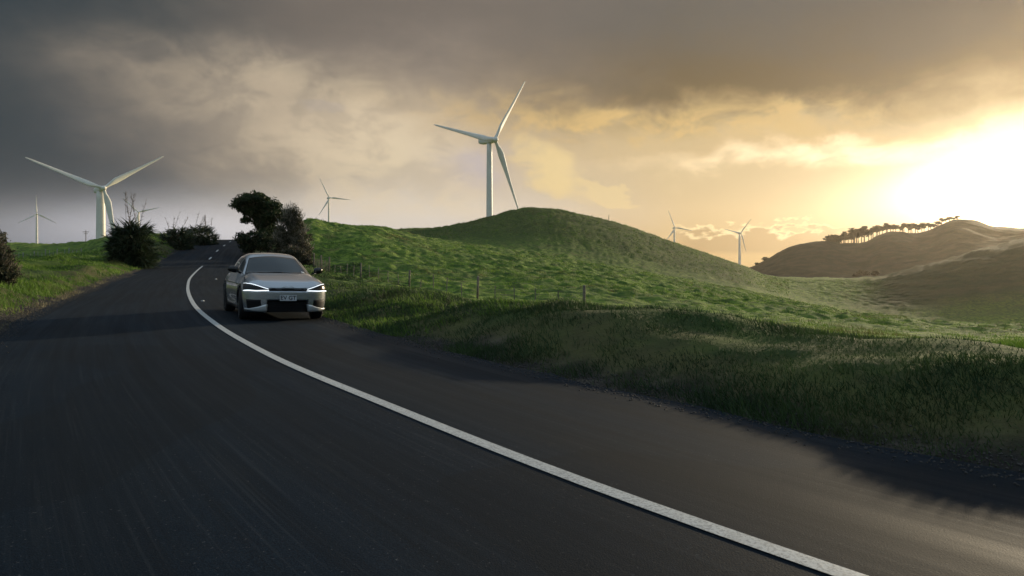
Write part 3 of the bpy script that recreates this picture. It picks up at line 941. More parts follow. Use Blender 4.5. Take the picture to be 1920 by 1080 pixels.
def fence(name, label, pts, post_h, post_r, battens, bat_h, mat, wires=5):
    root = empty(name, on_land(*pts[0]), label, 'fence'); B = root.location.copy()
    P = [on_land(u, D) - B for u, D in pts]
    for i, p in enumerate(P):
        m = MB(); j = Vector((random.uniform(-.05, .05), random.uniform(-.05, .05), 0)); hh = post_h * random.uniform(.94, 1.06)
        m.tube([p + Vector((0, 0, -.3)), p + j + Vector((0, 0, hh - .03)), p + j + Vector((0, 0, hh))], [post_r, post_r * .93, post_r * .8], 10)
        m.build('post', mat, root)
        if i + 1 < len(P):
            for b in range(battens):
                t = (b + 1) / (battens + 1); q = p.lerp(P[i + 1], t); w = q + B
                q.z = landz(w.x, w.y) - B.z
                m = MB(); m.box(q + Vector((0, 0, bat_h / 2 + .05)), (.022, .018, bat_h / 2), Matrix.Rotation(random.uniform(-.06, .06), 3, 'Y'))
                m.build('batten', mat, root, False)
    m = MB()
    for w in range(wires):
        hgt = post_h * (.18 + .19 * w)
        for i in range(len(P) - 1):
            m.tube([P[i] + Vector((0, -post_r, hgt)), P[i].lerp(P[i + 1], .5) + Vector((0, -post_r, hgt - .02)), P[i + 1] + Vector((0, -post_r, hgt))], .002 + .00005 * pts[i][1], 4)
    m.build('wire', M_WIRE, root)
    return root


fence('post_and_wire_fence', 'weathered post and wire fence along the paddock right of the road',
      [(588, 64.5), (602, 62), (617, 60), (676, 54), (767, 47), (895, 39), (1095, 31)], 1.15, .065, 4, .8, M_POST)
fence('batten_fence', 'thin old batten fence crossing the left field below its ridge',
      [(18, 95), (44, 95), (64, 95), (86, 94), (107, 93), (129, 91), (152, 87)], 1.15, .06, 2, 1.0, material('pale_wood', (.34, .32, .28), .9, noise_scale=5, noise_amt=.3), 3)

# poles
for (u, D, top, name, label, arm) in [(161, 250, 432, 'utility_pole', 'far thin utility pole with cross-arm on the left ridge', True),
                                      (1141.5, 248, 403, 'marker_post', 'lone thin post on the right shoulder of the dark round hill', False),
                                      (996, 249, 387, 'marker_post', 'tiny stub post on the very top of the dark round hill', False)]:
    B = on_land(u, D, .2); h = CAMZ + (480 - top) / 1400 * D - B.z
    root = empty(name, B, label, 'pole' if arm else 'post')
    m = MB(); m.tube([(0, 0, 0), (0, 0, h)], [.16 if arm else .11, .11 if arm else .09], 8); m.build('shaft', M_POST, root)
    if arm:
        m = MB(); m.box((0, 0, h - .5), (1.1, .06, .08)); m.box((.0, 0, h - 1.1), (.7, .06, .07)); m.build('crossarm', M_POST, root, False)

# road studs and a chip of white on the lane
M_STUD = material('stud_white', (.8, .8, .78), .4)
for (u, v, lab) in [(380, 565, 'small white road stud on the asphalt beside the curve of the centre line'), (405, 523, 'small white road stud further up the lane left of the car')]:
    D = 1400 * CAMZ / (v - 480) if v > 541 else 41.5
    p = Vector(((u - 960) / 1400 * D, D, float(road_z(np.array([D]))[0]) - .012))
    t = empty('road_stud', p, lab, 'road stud')
    m = MB(); m.lathe([(.06, 0), (.055, .03), (.03, .045), (.001, .047)], n=12); m.build('base', M_STUD, t)
    m = MB(); m.box((0, -.035, .045), (.025, .008, .008)); m.build('reflector', M_WIRE, t, False)

# ------------------------------------------------------------------ trees on the far ridge
M_PINE = foliage_mat('pine_needles', (.018, .028, .010), (.04, .05, .02), .4, .2)


def make_pine(h, seed, spread):
    random.seed(seed)
    root = empty('ridge_pine', (0, 0, 0), 'pine', 'tree', 'tall pines along the crest of the right ridge')
    m = MB(); tx = random.uniform(-.6, .6)
    limb(m, (0, 0, -1), (tx, 0, h * .85), .42, .16, 6, .05)
    ell = []
    for k in range(8):
        a = random.uniform(0, 2 * PI); rr_ = random.uniform(.1, .7) * spread; z = h * random.uniform(.52, .88)
        c = (tx + rr_ * math.cos(a), rr_ * math.sin(a), z); limb(m, (tx * .6, 0, z - h * .16), c, .14, .05, 4)
        ell.append((c[0], c[1], z, spread * random.uniform(.35, .6), spread * .5, h * random.uniform(.10, .16)))
    m.build('trunk', M_BARK, root)
    p, C = cluster_pts(ell, 150, 18, .85, .25)
    leaf_quads(p, .75, 'crown', M_PINE, root)
    return root


ORD = 'first second third fourth fifth sixth seventh eighth ninth tenth eleventh twelfth thirteenth fourteenth fifteenth sixteenth seventeenth eighteenth nineteenth twentieth'.split()
ORD += ['twenty-' + w for w in ORD[:9]] + ['thirtieth'] + ['thirty-' + w for w in ORD[:9]] + ['fortieth'] + ['forty-' + w for w in ORD[:9]] + ['fiftieth'] + ['fifty-' + w for w in ORD[:9]]
protos = [make_pine(13.5, 11, 3.4), make_pine(12.0, 12, 2.9), make_pine(13.0, 13, 4.0)]
random.seed(5)
tops = ([1572, 1591, 1613, 1639, 1661, 1689, 1717, 1745, 1770, 1800], [438, 433, 426, 425, 420, 420, 418, 418, 408, 404])
used = set(); i = 0; u = 1574.0
while u < 1800:
    D = 700 + random.uniform(-8, 12)
    B = on_land(u, D, .3)
    topz = CAMZ + (480 - float(pchip(np.array([u]), *tops)[0])) / 1400 * D
    pr = random.choice(protos)
    if pr.name not in used: o = pr; used.add(pr.name)
    else:
        o = pr.copy(); COL.objects.link(o)
        for ch in pr.children:
            c = ch.copy(); COL.objects.link(c); c.parent = o
    hh = {0: 13.5, 1: 12.0, 2: 13.0}[protos.index(pr)]
    s = max(.35, (topz - B.z) / hh) * random.uniform(.72, 1.12)
    o.location = B; o.scale = (max(s, .8) * 1.3, max(s, .8) * 1.3, s); o.rotation_euler = (0, 0, random.uniform(0, 6.28))
    o['label'] = f'{ORD[i]} pine from the left in the row along the right ridge crest'
    i += 1
    u += random.choice([2.5, 3.5, 5, 6, 8]) if u < 1745 else random.uniform(5, 9)
for pr in protos:
    if pr.name not in used:
        for ch in list(pr.children): bpy.data.objects.remove(ch)
        bpy.data.objects.remove(pr)


def far_bush(label, u, D, wpx, hpx, name='bush', lift=0):
    B = on_land(u, D, .3); root = empty(name, B, label, 'bush'); px = D / 1400
    w = wpx * px / 2; h = hpx * px
    ell = [(random.uniform(-.4, .4) * w, 0, h * random.uniform(.45, .62), w * .6, w * .5, h * .42) for _ in range(4)]
    m = MB(); 
    for e in ell: limb(m, (0, 0, -.5), (e[0], 0, e[2]), .25, .08, 5)
    m.build('trunk', M_BARK, root)
    p, C = cluster_pts(ell, 120, 16, .16 * (w + h) * .7, .3); p[:, 2] = np.maximum(p[:, 2], 0)
    leaf_quads(p, .09 * (w + h) + .2, 'foliage', M_PINE, root)


far_bush('rounded dark tree on the ridge crest left of the pine row', 1560, 700, 42, 17)
far_bush('small wind-bent bush at the foot of the wooded ridge by the saddle', 1436, 700, 16, 9)
far_bush('tiny bush lowest on the left foot of the wooded ridge', 1421, 700, 12, 6)
for (u, v, w, h, lab) in [(1618, 518, 26, 12, 'dark squarish bush on the valley side below the ridge'), (1640, 518, 16, 10, 'small dark bush right beside the squarish bush in the valley'), (1604, 520, 12, 6, 'low scrap of bush left of the squarish bush in the valley')]:
    x, D, z = hit(u, v, 320)
    far_bush(lab, u, D, w, h)


# ------------------------------------------------------------------ grass
def scatter(n, s0, s1, e0, e1, side, power=1.0):
    """points along a verge: arc range s0..s1, distance e0..e1 outside the road edge"""
    s = s0 + (s1 - s0) * rng.random(n)**power
    k = np.clip(np.searchsorted(RS, s), 0, len(RS) - 1)
    e = e0 + (e1 - e0) * rng.random(n)**1.15
    off = (WR + e) if side > 0 else -(WL + e)
    ta = rng.uniform(-.3, .3, n)
    x = RP[k, 0] + RT[k, 0] * ta + RN[k, 0] * off + rng.normal(size=n) * .12; y = RP[k, 1] + RT[k, 1] * ta + RN[k, 1] * off + rng.normal(size=n) * .12
    return x, y, e


def make_grass(name, x, y, hmin, hmax, w, mat, clump=.6, label_kind='stuff', lean=.35):
    keep = rng.random(len(x)) < np.clip(.68 + clump * 2.0 * fbm(x * .9, y * .9, 77, 3), .05, 1)
    x, y = x[keep], y[keep]
    d, rz = road_dist(x, y); ok = np.maximum(-d - WL, d - WR) > -.02; x, y = x[ok], y[ok]
    z = land(x, y) - .03
    n = len(x)
    D = np.hypot(x, y)
    hgt = (hmin + (hmax - hmin) * rng.random(n)**1.6) * np.clip(1 + 1.3 * fbm(x * .45, y * .45, 78, 2), .4, 1.7)
    wind = np.array([-.5, -.15, 0])
    dr = unit(np.array([0, 0, 1.0]) + rng.normal(size=(n, 3)) * lean * np.array([1, 1, .3]) + wind * .4)
    o = strips(np.c_[x, y, z], dr, hgt, w * (.6 + .045 * D) * rng.uniform(.7, 1.3, n), rng.uniform(.3, 1.3, n), 3, .9, name, mat)
    props(o, kind='stuff')
    return o


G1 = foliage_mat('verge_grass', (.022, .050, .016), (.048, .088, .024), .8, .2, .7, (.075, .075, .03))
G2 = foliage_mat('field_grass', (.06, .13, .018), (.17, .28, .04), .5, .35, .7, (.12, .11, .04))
sA = s_at(-6) if RP[:, 1].min() < -6 else 0
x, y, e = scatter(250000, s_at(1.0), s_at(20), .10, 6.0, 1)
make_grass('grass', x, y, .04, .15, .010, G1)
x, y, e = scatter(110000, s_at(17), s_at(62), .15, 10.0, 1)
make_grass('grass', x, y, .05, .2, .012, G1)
x, y, e = scatter(130000, s_at(9), s_at(60), .5, 13, -1)
make_grass('grass', x, y, .07, .26, .012, G2)
x, y, e = scatter(36000, s_at(55), s_at(118), .3, 12, -1)
make_grass('grass', x, y, .10, .32, .012, G2)
# paddock tussocks
n = 150000
uu = rng.uniform(560, 2050, n); DD = 1 / rng.uniform(1 / 125, 1 / 14, n)
make_grass('grass', (uu - 960) / 1400 * DD, DD, .05, .20, .012, G2, clump=1.0)
n = 150000
uu = rng.uniform(560, 1700, n); DD = rng.uniform(48, 124, n)
make_grass('grass', (uu - 960) / 1400 * DD, DD, .06, .24, .012, G2, clump=1.3)
n = 40000
uu = rng.uniform(740, 1480, n); DD = rng.uniform(200, 275, n)
make_grass('grass', (uu - 960) / 1400 * DD, DD, .15, .5, .010, G2, clump=1.0)
# weeds at the asphalt's edge on the left
x, y, e = scatter(9000, s_at(9), s_at(45), -.05, .5, -1)
make_grass('grass', x, y, .03, .12, .010, foliage_mat('dry_grass', (.16, .14, .07), (.26, .23, .14), 3, .3), clump=1.6)

# loose chippings and grit where the seal breaks up
def gravel(n, side, s0, s1):
    x, y, e = scatter(n, s0, s1, -.16, .55, side, 1.0)
    e2 = rng.random(n) ** 2; d, rz = road_dist(x, y)
    k = np.clip(np.searchsorted(RS, s0 + 0 * x), 0, len(RS) - 1)
    o = np.maximum(-d - WL, d - WR)
    z = np.where(o < .04, rz + .02 - np.where(d > 0, .03 * np.abs(d), .012 * np.abs(d)), land(x, y)) + .004
    r = rng.uniform(.004, .015, n) * (1 + .02 * y)
    oct_ = np.array([(1, 0, 0), (0, 1, 0), (-1, 0, 0), (0, -1, 0), (0, 0, .8), (0, 0, -.5)], float)
    V = np.stack([x, y, z], 1)[:, None] + oct_[None] * r[:, None, None] * rng.uniform(.6, 1.3, (n, 6, 1))
    t = np.array([(0, 1, 4), (1, 2, 4), (2, 3, 4), (3, 0, 4), (1, 0, 5), (2, 1, 5), (3, 2, 5), (0, 3, 5)])
    Fc = (np.arange(n)[:, None, None] * 6 + t[None]).reshape(-1, 3)
    props(mesh_obj('gravel', V.reshape(-1, 3), Fc, M_GRIT, None, False), kind='stuff')


M_GRIT = material('grit', (.055, .05, .046), .9, noise_scale=30, noise_amt=.6)
gravel(10000, 1, s_at(1), s_at(30))
gravel(12000, -1, s_at(8), s_at(50))
#CAR#
# ------------------------------------------------------------------ the car
def smx(a, b, k):
    h = np.maximum(k - np.abs(a - b), 0) / k
    return np.maximum(a, b) + h * h * k * .25


def smn(a, b, k): return -smx(-a, -b, k)


def car_field(P):
    x, y, z = P[..., 0], np.abs(P[..., 1]), P[..., 2]
    # lower body
    top = pchip(x, [-2.36, -2.2, -1.8, -1.0, 0, .8, 1.05, 1.5, 1.9, 2.12, 2.26, 2.33], [.95, 1.05, 1.09, 1.07, 1.03, 1.045, 1.055, 1.01, .945, .895, .845, .80])
    hood = sst(x, .7, 1.1)
    top = top - hood * (.055 * np.clip(y / .8, 0, 1.2)**4) + hood * .018 * np.exp(-((y - .62) / .12)**2) + (1 - hood) * (-.02)
    W = pchip(x, [-2.36, -2.2, -1.9, -1.45, -.8, 0, .8, 1.45, 1.85, 2.1, 2.25, 2.34], [.72, .84, .92, .948, .93, .922, .925, .945, .922, .885, .83, .76])
    W = W - .16 * np.clip((z - .60) / .45, 0, 1)**2 - .07 * np.clip((.55 - z) / .4, 0, 1)**2
    W = W - .022 * np.exp(-((z - .40) / .09)**2) * np.exp(-(x / .75)**4)                  # waist of the doors
    W = W - .012 * np.exp(-((z - .80) / .05)**2) * np.exp(-((x + .1) / .9)**4)
    Xf = 2.315 - .13 * (y / .9)**2 - .22 * np.clip(y / .93, 0, 1.1)**6 - .7 * np.clip(z - .62, 0, 1)**2 - .35 * np.clip(.45 - z, 0, 1)**2
    Xr = -2.36 + .10 * (y / .9)**2 + .15 * (y / .93)**6 + .5 * np.clip(z - .75, 0, 1)**2 + .5 * np.clip(.5 - z, 0, 1)**2
    f = smx(z - top, y - W, .16 - .05 * sst(x, 1.2, 1.9))
    f = smx(f, x - Xf, .09); f = smx(f, Xr - x, .1)
    f = smx(f, .17 + .03 * sst(x, 1.4, 2.2) - z, .05)
    # cabin
    xs = x + .13 * (y / .7)**2 * sst(x, -.6, .3)
    zr = pchip(xs, [-2.7, -2.5, -2.25, -2.0, -1.7, -1.3, -.9, -.5, -.2, .1, .4, .7, 1.05, 1.3, 1.5], [.5, .90, 1.06, 1.19, 1.33, 1.445, 1.515, 1.54, 1.525, 1.455, 1.335, 1.20, 1.03, .85, .5])
    Wc = .855 - .50 * (z - 1.0) - .14 * np.clip((-x - .7) / 1.5, 0, 1)**1.7
    g = smx((z - zr + .045 * (y / .6)**2) * .85, (y - Wc) * .93, .15)
    g = np.maximum(g, .8 - z)
    f = smn(f, g, .035)
    # wheel wells
    for wx in (1.45, -1.45):
        c = np.hypot(x - wx, z - .365) - .405
        c = smx(c, .60 - y, .03)
        f = smx(f, -c, .02)
    # slim slot between the lamps, shut lines of bonnet and doors
    slot = np.maximum(np.maximum(np.abs(z - .700) - .026, y - (.40 + .5 * (.73 - z))), (Xf - .045) - x)
    f = smx(f, -slot, .012)
    low = np.maximum(np.maximum(np.abs(z - .33) - .14, y - .44 - .1 * (.44 - z)), (Xf - .09) - x)
    f = smx(f, -low, .02)
    def groove(d, w=.006): return np.exp(-(d / w)**2) * .008
    f = f + groove(np.hypot(y - (.735 - .05 * sst(x, 1.2, 2.0)), 0) + 10 * ((x < 1.05) | (x > 2.1) | (z < .7)), .007)
    side = (y > .70)
    for dx in (.92, -.12, -1.12):
        f = f + groove(x - dx - .12 * np.clip(z - .6, -1, 0) + 10 * (~side | (z < .3) | (z > 1.02)), .008)
    return f


def car_grad(P, e=.004):
    G = np.zeros_like(P)
    for a in range(3):
        d = np.zeros(3); d[a] = e
        G[..., a] = (car_field(P + d) - car_field(P - d)) / (2 * e)
    return G


def to_skin(P, off=0.0, it=8):
    P = np.array(P, float)
    for _ in range(it):
        f = car_field(P); G = car_grad(P); P = P - np.clip(f, -.05, .05)[..., None] * G / np.maximum((G**2).sum(-1), .3)[..., None]
    G = unit(car_grad(P)); return P + G * off


def surface_net(h=.0165):
    x = np.arange(-2.46, 2.42, h); y = np.arange(-.02 - h, 1.02, h); z = np.arange(.10, 1.62, h)
    F_ = np.empty((len(x), len(y), len(z)), np.float32)
    for i in range(0, len(x), 24):
        g = np.stack(np.meshgrid(x[i:i + 24], y, z, indexing='ij'), -1); F_[i:i + 24] = car_field(g)
    s = F_ < 0
    c = s[:-1, :-1, :-1]; allc = np.zeros(c.shape, int)
    for a in (0, 1):
        for b in (0, 1):
            for d in (0, 1): allc += s[a:a + c.shape[0], b:b + c.shape[1], d:d + c.shape[2]]
    act = (allc > 0) & (allc < 8)
    idx = -np.ones(c.shape, int); ii = np.argwhere(act); idx[act] = np.arange(len(ii))
    acc = np.zeros((len(ii), 3)); cnt = np.zeros(len(ii))
    crn = [(a, b, d) for a in (0, 1) for b in (0, 1) for d in (0, 1)]
    for p in crn:
        for ax in range(3):
            if p[ax] == 0:
                q = list(p); q[ax] = 1
                fa = F_[ii[:, 0] + p[0], ii[:, 1] + p[1], ii[:, 2] + p[2]]; fb = F_[ii[:, 0] + q[0], ii[:, 1] + q[1], ii[:, 2] + q[2]]
                m = (fa < 0) != (fb < 0); t = np.where(m, fa / np.where(m, fa - fb, 1), 0)
                pos = np.array(p, float)[None] + np.eye(3)[ax][None] * t[:, None]
                acc[m] += pos[m]; cnt[m] += 1
    V = (ii + acc / np.maximum(cnt, 1)[:, None]) * h + np.array([x[0], y[0], z[0]])
    Q = []
    for ax, (u, w) in ((0, (1, 2)), (1, (2, 0)), (2, (0, 1))):
        sh = list(s.shape); a = s[tuple(slice(0, -1) if k == ax else slice(1, -1) for k in range(3))]
        b = s[tuple(slice(1, None) if k == ax else slice(1, -1) for k in range(3))]
        e = np.argwhere(a != b); fl = a[tuple(e.T)]
        e = e + np.array([0 if k == ax else 1 for k in range(3)])
        du = np.zeros(3, int); du[u] = 1; dw = np.zeros(3, int); dw[w] = 1
        g = lambda p: idx[tuple(p.T)]
        q = np.stack([g(e - du - dw), g(e - dw), g(e), g(e - du)], 1)
        q[~fl] = q[~fl][:, ::-1]; Q.append(q)
    Q = np.concatenate(Q); Q = Q[(Q >= 0).all(1)]
    for _ in range(2):
        f = car_field(V); G = car_grad(V, .003); V = V - np.clip(f, -h * .5, h * .5)[:, None] * G / np.maximum((G**2).sum(-1), .3)[:, None]
    keep = (V[Q][:, :, 1].max(1) > -1e-4)
    Q = Q[keep]; V[:, 1] = np.maximum(V[:, 1], 0)
    n = len(V); V2 = V * np.array([1, -1, 1])
    mp = np.arange(n) + n; on = V[:, 1] < 1e-5; mp[on] = np.arange(n)[on]
    Q2 = mp[Q[:, ::-1]]
    Vall = np.r_[V, V2]; Qa = np.r_[Q, Q2]
    bad = (Vall[Qa][:, :, 1] == 0).all(1)
    return Vall, Qa[~bad]


M_PAINT = material('car_paint', (.50, .52, .55), .25, .85, coat=.6)
M_GLASS = material('car_glass', (.006, .012, .014), .04, 0.0, spec=.38)
M_BLK = material('black_trim', (.006, .006, .007), .55, spec=.2)
M_BLKG = material('gloss_black', (.008, .008, .009), .15)
M_TYRE = material('tyre', (.014, .014, .015), .8)
M_RIM = material('rim_grey', (.10, .105, .11), .35, .8)
M_DRL = material('running_light', (.9, .95, 1), .3, emit=((.88, .95, 1.0), 1.3))
M_PLATE = material('plate_white', (.60, .62, .63), .5)
M_INK = material('plate_ink', (.02, .02, .025), .5)
M_CHR = material('badge_silver', (.75, .76, .78), .2, .9)
M_WIN = material('silver_winglet', (.62, .64, .64), .35, .5)


def strip_patch(name, A, B, mat, parent, off=.004, n=24, m=8, thick=.0, both=False):
    """skin-hugging panel between two 3-D guide lines"""
    obs = []
    for sgn in ((1, -1) if both else (1,)):
        def rs(L):
            L = np.array(L, float) * np.array([1, sgn, 1]); d = np.r_[0, np.cumsum(np.linalg.norm(np.diff(L, axis=0), axis=1))]
            t = np.linspace(0, d[-1], n); return np.stack([np.interp(t, d, L[:, k]) for k in range(3)], 1)
        a, b = rs(A), rs(B); w = np.linspace(0, 1, m)[None, :, None]
        P = a[:, None] * (1 - w) + b[:, None] * w
        P = to_skin(P, off).reshape(-1, 3)
        Fq = [(i * m + j, (i + 1) * m + j, (i + 1) * m + j + 1, i * m + j + 1) for i in range(n - 1) for j in range(m - 1)]
        if sgn < 0: Fq = [f[::-1] for f in Fq]
        nm = np.cross(P[Fq[0][1]] - P[Fq[0][0]], P[Fq[0][3]] - P[Fq[0][0]])
        if nm @ car_grad(P[Fq[0][0]][None])[0] < 0: Fq = [f[::-1] for f in Fq]
        o = mesh_obj(name, P, Fq, mat, parent)
        md = o.modifiers.new('thickness', 'SOLIDIFY'); md.thickness = max(thick, off + .004); md.offset = -1
        obs.append(o)
    return obs


def car(loc_, yaw):
    root = empty('car', loc_, 'silver electric crossover car with slim lit headlamps driving towards the viewer', 'car')
    V, Q = surface_net()
    body = mesh_obj('body', V, Q, M_PAINT, root)
    # glazing
    strip_patch('windscreen', [(1.03, y, 1.055) for y in np.linspace(-.845, .845, 9)], [(.13, y, 1.48) for y in np.linspace(-.60, .60, 9)], M_GLASS, root, .004, 30, 14)
    strip_patch('rear_window', [(-2.12, y, 1.12) for y in np.linspace(-.5, .5, 5)], [(-1.45, y, 1.42) for y in np.linspace(-.5, .5, 5)], M_GLASS, root, .004, 16, 10)
    strip_patch('window', [(.70, .80, 1.09), (.3, .80, 1.085), (-.08, .80, 1.08)], [(.50, .74, 1.19), (.22, .66, 1.345), (-.08, .62, 1.42)], M_GLASS, root, .004, 16, 8, both=True)
    strip_patch('window', [(-.15, .80, 1.08), (-.6, .80, 1.085), (-1.10, .78, 1.10)], [(-.15, .62, 1.43), (-.6, .60, 1.44), (-1.02, .60, 1.40)], M_GLASS, root, .004, 16, 8, both=True)
    strip_patch('window', [(-1.17, .78, 1.07), (-1.4, .76, 1.09), (-1.62, .74, 1.12)], [(-1.09, .60, 1.39), (-1.35, .62, 1.33), (-1.62, .70, 1.17)], M_GLASS, root, .004, 10, 6, both=True)
    strip_patch('window_frame', [(.84, .815, 1.06), (.3, .82, 1.055), (-.6, .82, 1.06), (-1.7, .76, 1.115)], [(.80, .805, 1.08), (.3, .81, 1.073), (-.6, .81, 1.078), (-1.68, .75, 1.13)], M_BLKG, root, .006, 30, 3, both=True)
    strip_patch('sill', [(1.02, .90, .19), (-1.02, .90, .19)], [(1.0, .905, .28), (-1.0, .905, .28)], M_BLK, root, .01, 16, 4, both=True)
    for wx in (1.45, -1.45):
        an = np.radians(np.linspace(-22, 202, 24))
        strip_patch('wheel_arch', [(wx + .418 * math.cos(a), .90, .365 + .418 * math.sin(a)) for a in an], [(wx + .455 * math.cos(a), .91, .365 + .455 * math.sin(a)) for a in an], M_BLKG, root, .007, 26, 3, both=True)
    strip_patch('wiper', [(1.04, -.6, 1.01), (1.04, .1, 1.015)], [(1.03, -.6, 1.022), (1.03, .1, 1.027)], M_BLK, root, .016, 8, 2)
    # nose
    strip_patch('grille_slot', [(2.24, y, .68) for y in np.linspace(-.41, .41, 9)], [(2.24, y, .722) for y in np.linspace(-.41, .41, 9)], M_BLK, root, .002, 24, 3)
    strip_patch('lower_intake', [(2.2, y, .215) for y in np.linspace(-.47, .47, 9)], [(2.2, y, .462) for y in np.linspace(-.42, .42, 9)], M_BLK, root, .004, 24, 8)
    m = MB()
    for k in range(5):
        z = .235 + .042 * k
        m.tube([(2.262 - .13 * (y / .9)**2 - .35 * (.45 - z)**2, y, z) for y in np.linspace(-.46, .46, 9)], .007, 5)
    m.build('intake_bars', M_BLKG, root)
    for sg in (1, -1):
        fl = lambda L: [(a, b * sg, c) for a, b, c in L]
        strip_patch('side_intake', fl([(2.2, .41, .30), (2.15, .62, .275), (2.1, .85, .265)]), fl([(2.2, .41, .478), (2.15, .65, .480), (2.06, .87, .482)]), M_BLK, root, .004, 14, 6)
        strip_patch('winglet', fl([(2.25, .45, .225), (2.2, .62, .235), (2.12, .80, .25), (2.0, .875, .26)]), fl([(2.25, .46, .385), (2.2, .62, .325), (2.12, .80, .282), (2.0, .875, .285)]), M_WIN, root, .024, 18, 5)
        # lamp: dark lens wedge with two light bars meeting at the inner end
        lens = strip_patch('headlight', fl([(2.27, .43, 0.680), (2.15, .62, 0.673), (2.0, .80, 0.670), (1.92, .875, 0.675)]), fl([(2.27, .43, 0.713), (2.18, .60, 0.760), (2.02, .80, 0.801), (1.82, .90, 0.831)]), M_BLKG, root, .004, 20, 6)[0]
        strip_patch('light_bar', fl([(2.27, .425, 0.709), (2.18, .60, 0.751), (2.02, .80, 0.793), (1.80, .90, 0.827)]), fl([(2.27, .425, 0.725), (2.18, .60, 0.770), (2.02, .80, 0.812), (1.80, .90, 0.838)]), M_DRL, lens, .011, 24, 3)
        strip_patch('light_bar', fl([(2.27, .425, 0.675), (2.15, .62, 0.661), (2.0, .80, 0.659), (1.96, .86, 0.661)]), fl([(2.27, .425, 0.695), (2.15, .62, 0.681), (2.0, .80, 0.677), (1.96, .86, 0.673)]), M_DRL, lens, .011, 20, 3)
        strip_patch('lamp_module', fl([(2.15, .60, 0.693), (2.05, .74, 0.690)]), fl([(2.15, .60, 0.725), (2.05, .74, 0.755)]), M_CHR, lens, .009, 8, 3)
    # number plate
    px = float(to_skin(np.array([[2.3, 0, .53]]))[0, 0]) + .012
    m = MB(); m.box((px, 0, .525), (.006, .18, .0625)); pl = m.build('number_plate', M_PLATE, root, False)
    cu = bpy.data.curves.new('plate_text', 'FONT'); cu.body = 'EV GT'; cu.size = .125; cu.align_x = 'CENTER'; cu.align_y = 'CENTER'; cu.extrude = .002; cu.offset = .0025
    to = bpy.data.objects.new('plate_text', cu); COL.objects.link(to)
    dg = bpy.context.evaluated_depsgraph_get(); me = bpy.data.meshes.new_from_object(to.evaluated_get(dg)); bpy.data.objects.remove(to)
    me.materials.clear(); me.materials.append(M_INK)
    to = bpy.data.objects.new('lettering', me); COL.objects.link(to); to.parent = pl
    to.matrix_local = Matrix.Translation((px + .008, 0, .525)) @ Matrix.Rotation(PI / 2, 4, 'Z') @ Matrix.Rotation(PI / 2, 4, 'X')
    # emblem strokes on the bonnet lip
    S_ = [((-.125, 0), (-.125, 1)), ((-.12, .35), (-.05, 1)), ((-.10, .5), (-.045, 0)), ((-.01, 1), (-.01, 0)), ((-.01, 0), (.065, 1)), ((.065, 1), (.125, 0))]
    m = MB()
    for (sa, ta), (sb, tb_) in S_:
        w = np.linspace(0, 1, 5); P = np.stack([2.29 - .02 * (ta + (tb_ - ta) * w), sa + (sb - sa) * w, .745 + .030 * (ta + (tb_ - ta) * w)], 1)
        m.tube([tuple(q) for q in to_skin(P, .012, 25)], .0075, 5)
    m.build('emblem', M_CHR, root)
    # mirrors
    for sg in (1, -1):
        m = MB(); V = []; N = 14; secs = [(.0, .3, .5), (.012, .8, .85), (.06, 1.0, 1.0), (.14, .98, .95), (.20, .8, .8), (.235, .35, .4)]
        for (yy, a, b) in secs:
            for k in range(N):
                t = 2 * PI * k / N; V.append((.78 + .085 * a * math.cos(t) - .06 * (yy / .2)**2, sg * (.875 + yy), 1.115 + .082 * b * math.sin(t) + .012 * (yy / .2)))
        m.add(V, [(i * N + k, i * N + (k + 1) % N, (i + 1) * N + (k + 1) % N, (i + 1) * N + k) for i in range(len(secs) - 1) for k in range(N)] + [tuple(range(N)), tuple((len(secs) - 1) * N + k for k in range(N))])
        mi = m.build('side_mirror', M_BLKG, root)
        m = MB(); m.tube([(.80, sg * .82, 1.03), (.79, sg * .88, 1.06), (.78, sg * .92, 1.08)], [.025, .02, .022], 8); m.build('mirror_arm', M_BLK, mi)
    # wheels
    for wx in (1.45, -1.45):
        for sg in (1, -1):
            c = (wx, sg * .80, .362)
            st = R(4) if wx > 0 else 0
            w = bpy.data.objects.new('wheel', None); COL.objects.link(w); w.parent = root; w.location = c; w.rotation_euler = (0, random.uniform(0, 1), -st)
            m = MB(); m.lathe([(.255, -.115), (.33, -.125), (.352, -.11), (.36, -.07), (.362, 0), (.36, .07), (.352, .11), (.33, .125), (.255, .115), (.25, 0), (.255, -.115)], axis='y', n=40); m.build('tyre', M_TYRE, w)
            m = MB(); m.lathe([(.262, sg * .10), (.268, sg * .117), (.255, sg * .118), (.245, sg * .09), (.24, sg * -.08), (.2, sg * -.085), (.001, sg * -.085)], axis='y', n=36)
            m.lathe([(.06, sg * -.02), (.062, sg * .085), (.045, sg * .10), (.001, sg * .10)], axis='y', n=18)
            for q in range(5):
                a = 2 * PI * q / 5
                for da in (-.16, .16):
                    m.tube([(.05 * math.cos(a), sg * .09, .05 * math.sin(a)), (.16 * math.cos(a + da * .6), sg * .098, .16 * math.sin(a + da * .6)), (.255 * math.cos(a + da * 1.5), sg * .105, .255 * math.sin(a + da * 1.5))], [.022, .016, .014], 6)
            m.build('rim', M_RIM, w)
    # inner wells and floor so no light shows through
    m = MB(); m.box((0, 0, .30), (2.0, .58, .10)); m.build('underbody', M_BLK, root, False)
    # tail lamps
    strip_patch('tail_light', [(-2.25, y, .93) for y in np.linspace(-.8, .8, 11)], [(-2.24, y, .97) for y in np.linspace(-.8, .8, 11)], material('tail_red', (.35, .01, .01), .3), root, .006, 24, 3)
    strip_patch('sticker', [(.84, .58, 1.105), (.84, .66, 1.10)], [(.79, .575, 1.13), (.79, .65, 1.125)], material('sticker_white', (.7, .7, .7), .6), root, .010, 4, 2)
    root.rotation_euler = (R(-1.7), 0, yaw)
    return root


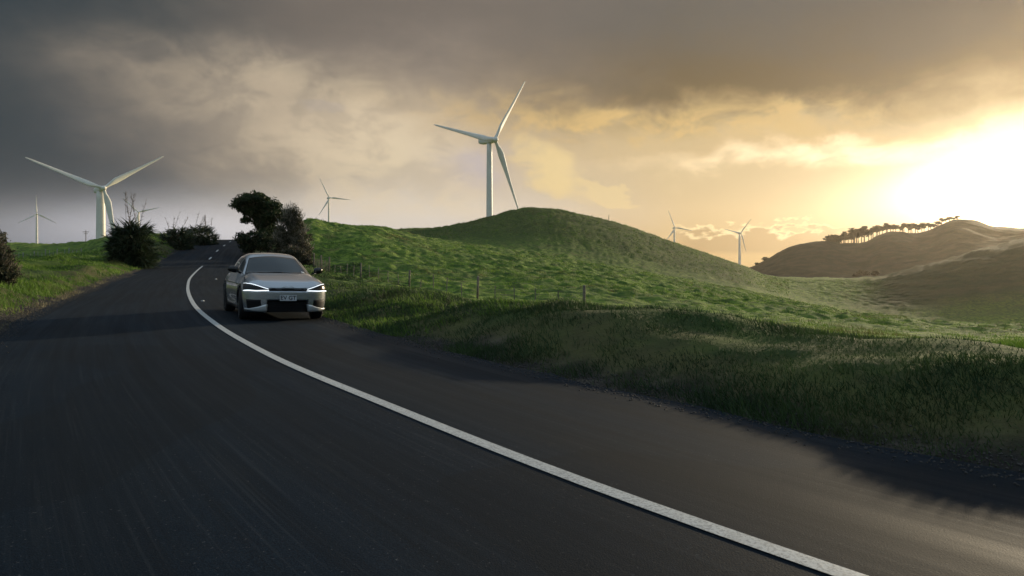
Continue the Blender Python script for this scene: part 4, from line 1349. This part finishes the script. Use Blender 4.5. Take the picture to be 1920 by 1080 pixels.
hd = Vector((math.sin(R(27)), -math.cos(R(27)), 0))
nose = Vector(((539 - 960) / 1400 * 16.6, 16.6, 0))
co = nose - hd * 2.31
CAR = car(Vector((co.x, co.y, -.028)), math.atan2(hd.y, hd.x))


# ------------------------------------------------------------------ air
hz = MB(); hz.box((0, 0, 55), (2780, 2780, 120))
ho = hz.build('haze', None, None, False)
props(ho, kind='stuff')
hm = bpy.data.materials.new('haze'); hm.use_nodes = True; nt = hm.node_tree; nt.nodes.clear()
o_ = nt.nodes.new('ShaderNodeOutputMaterial'); pv = nt.nodes.new('ShaderNodeVolumePrincipled')
pv.inputs['Density'].default_value = .00007
pv.inputs['Color'].default_value = (1.0, .88, .72, 1); pv.inputs['Anisotropy'].default_value = .72
nt.links.new(pv.outputs[0], o_.inputs['Volume'])
ho.data.materials.append(hm)
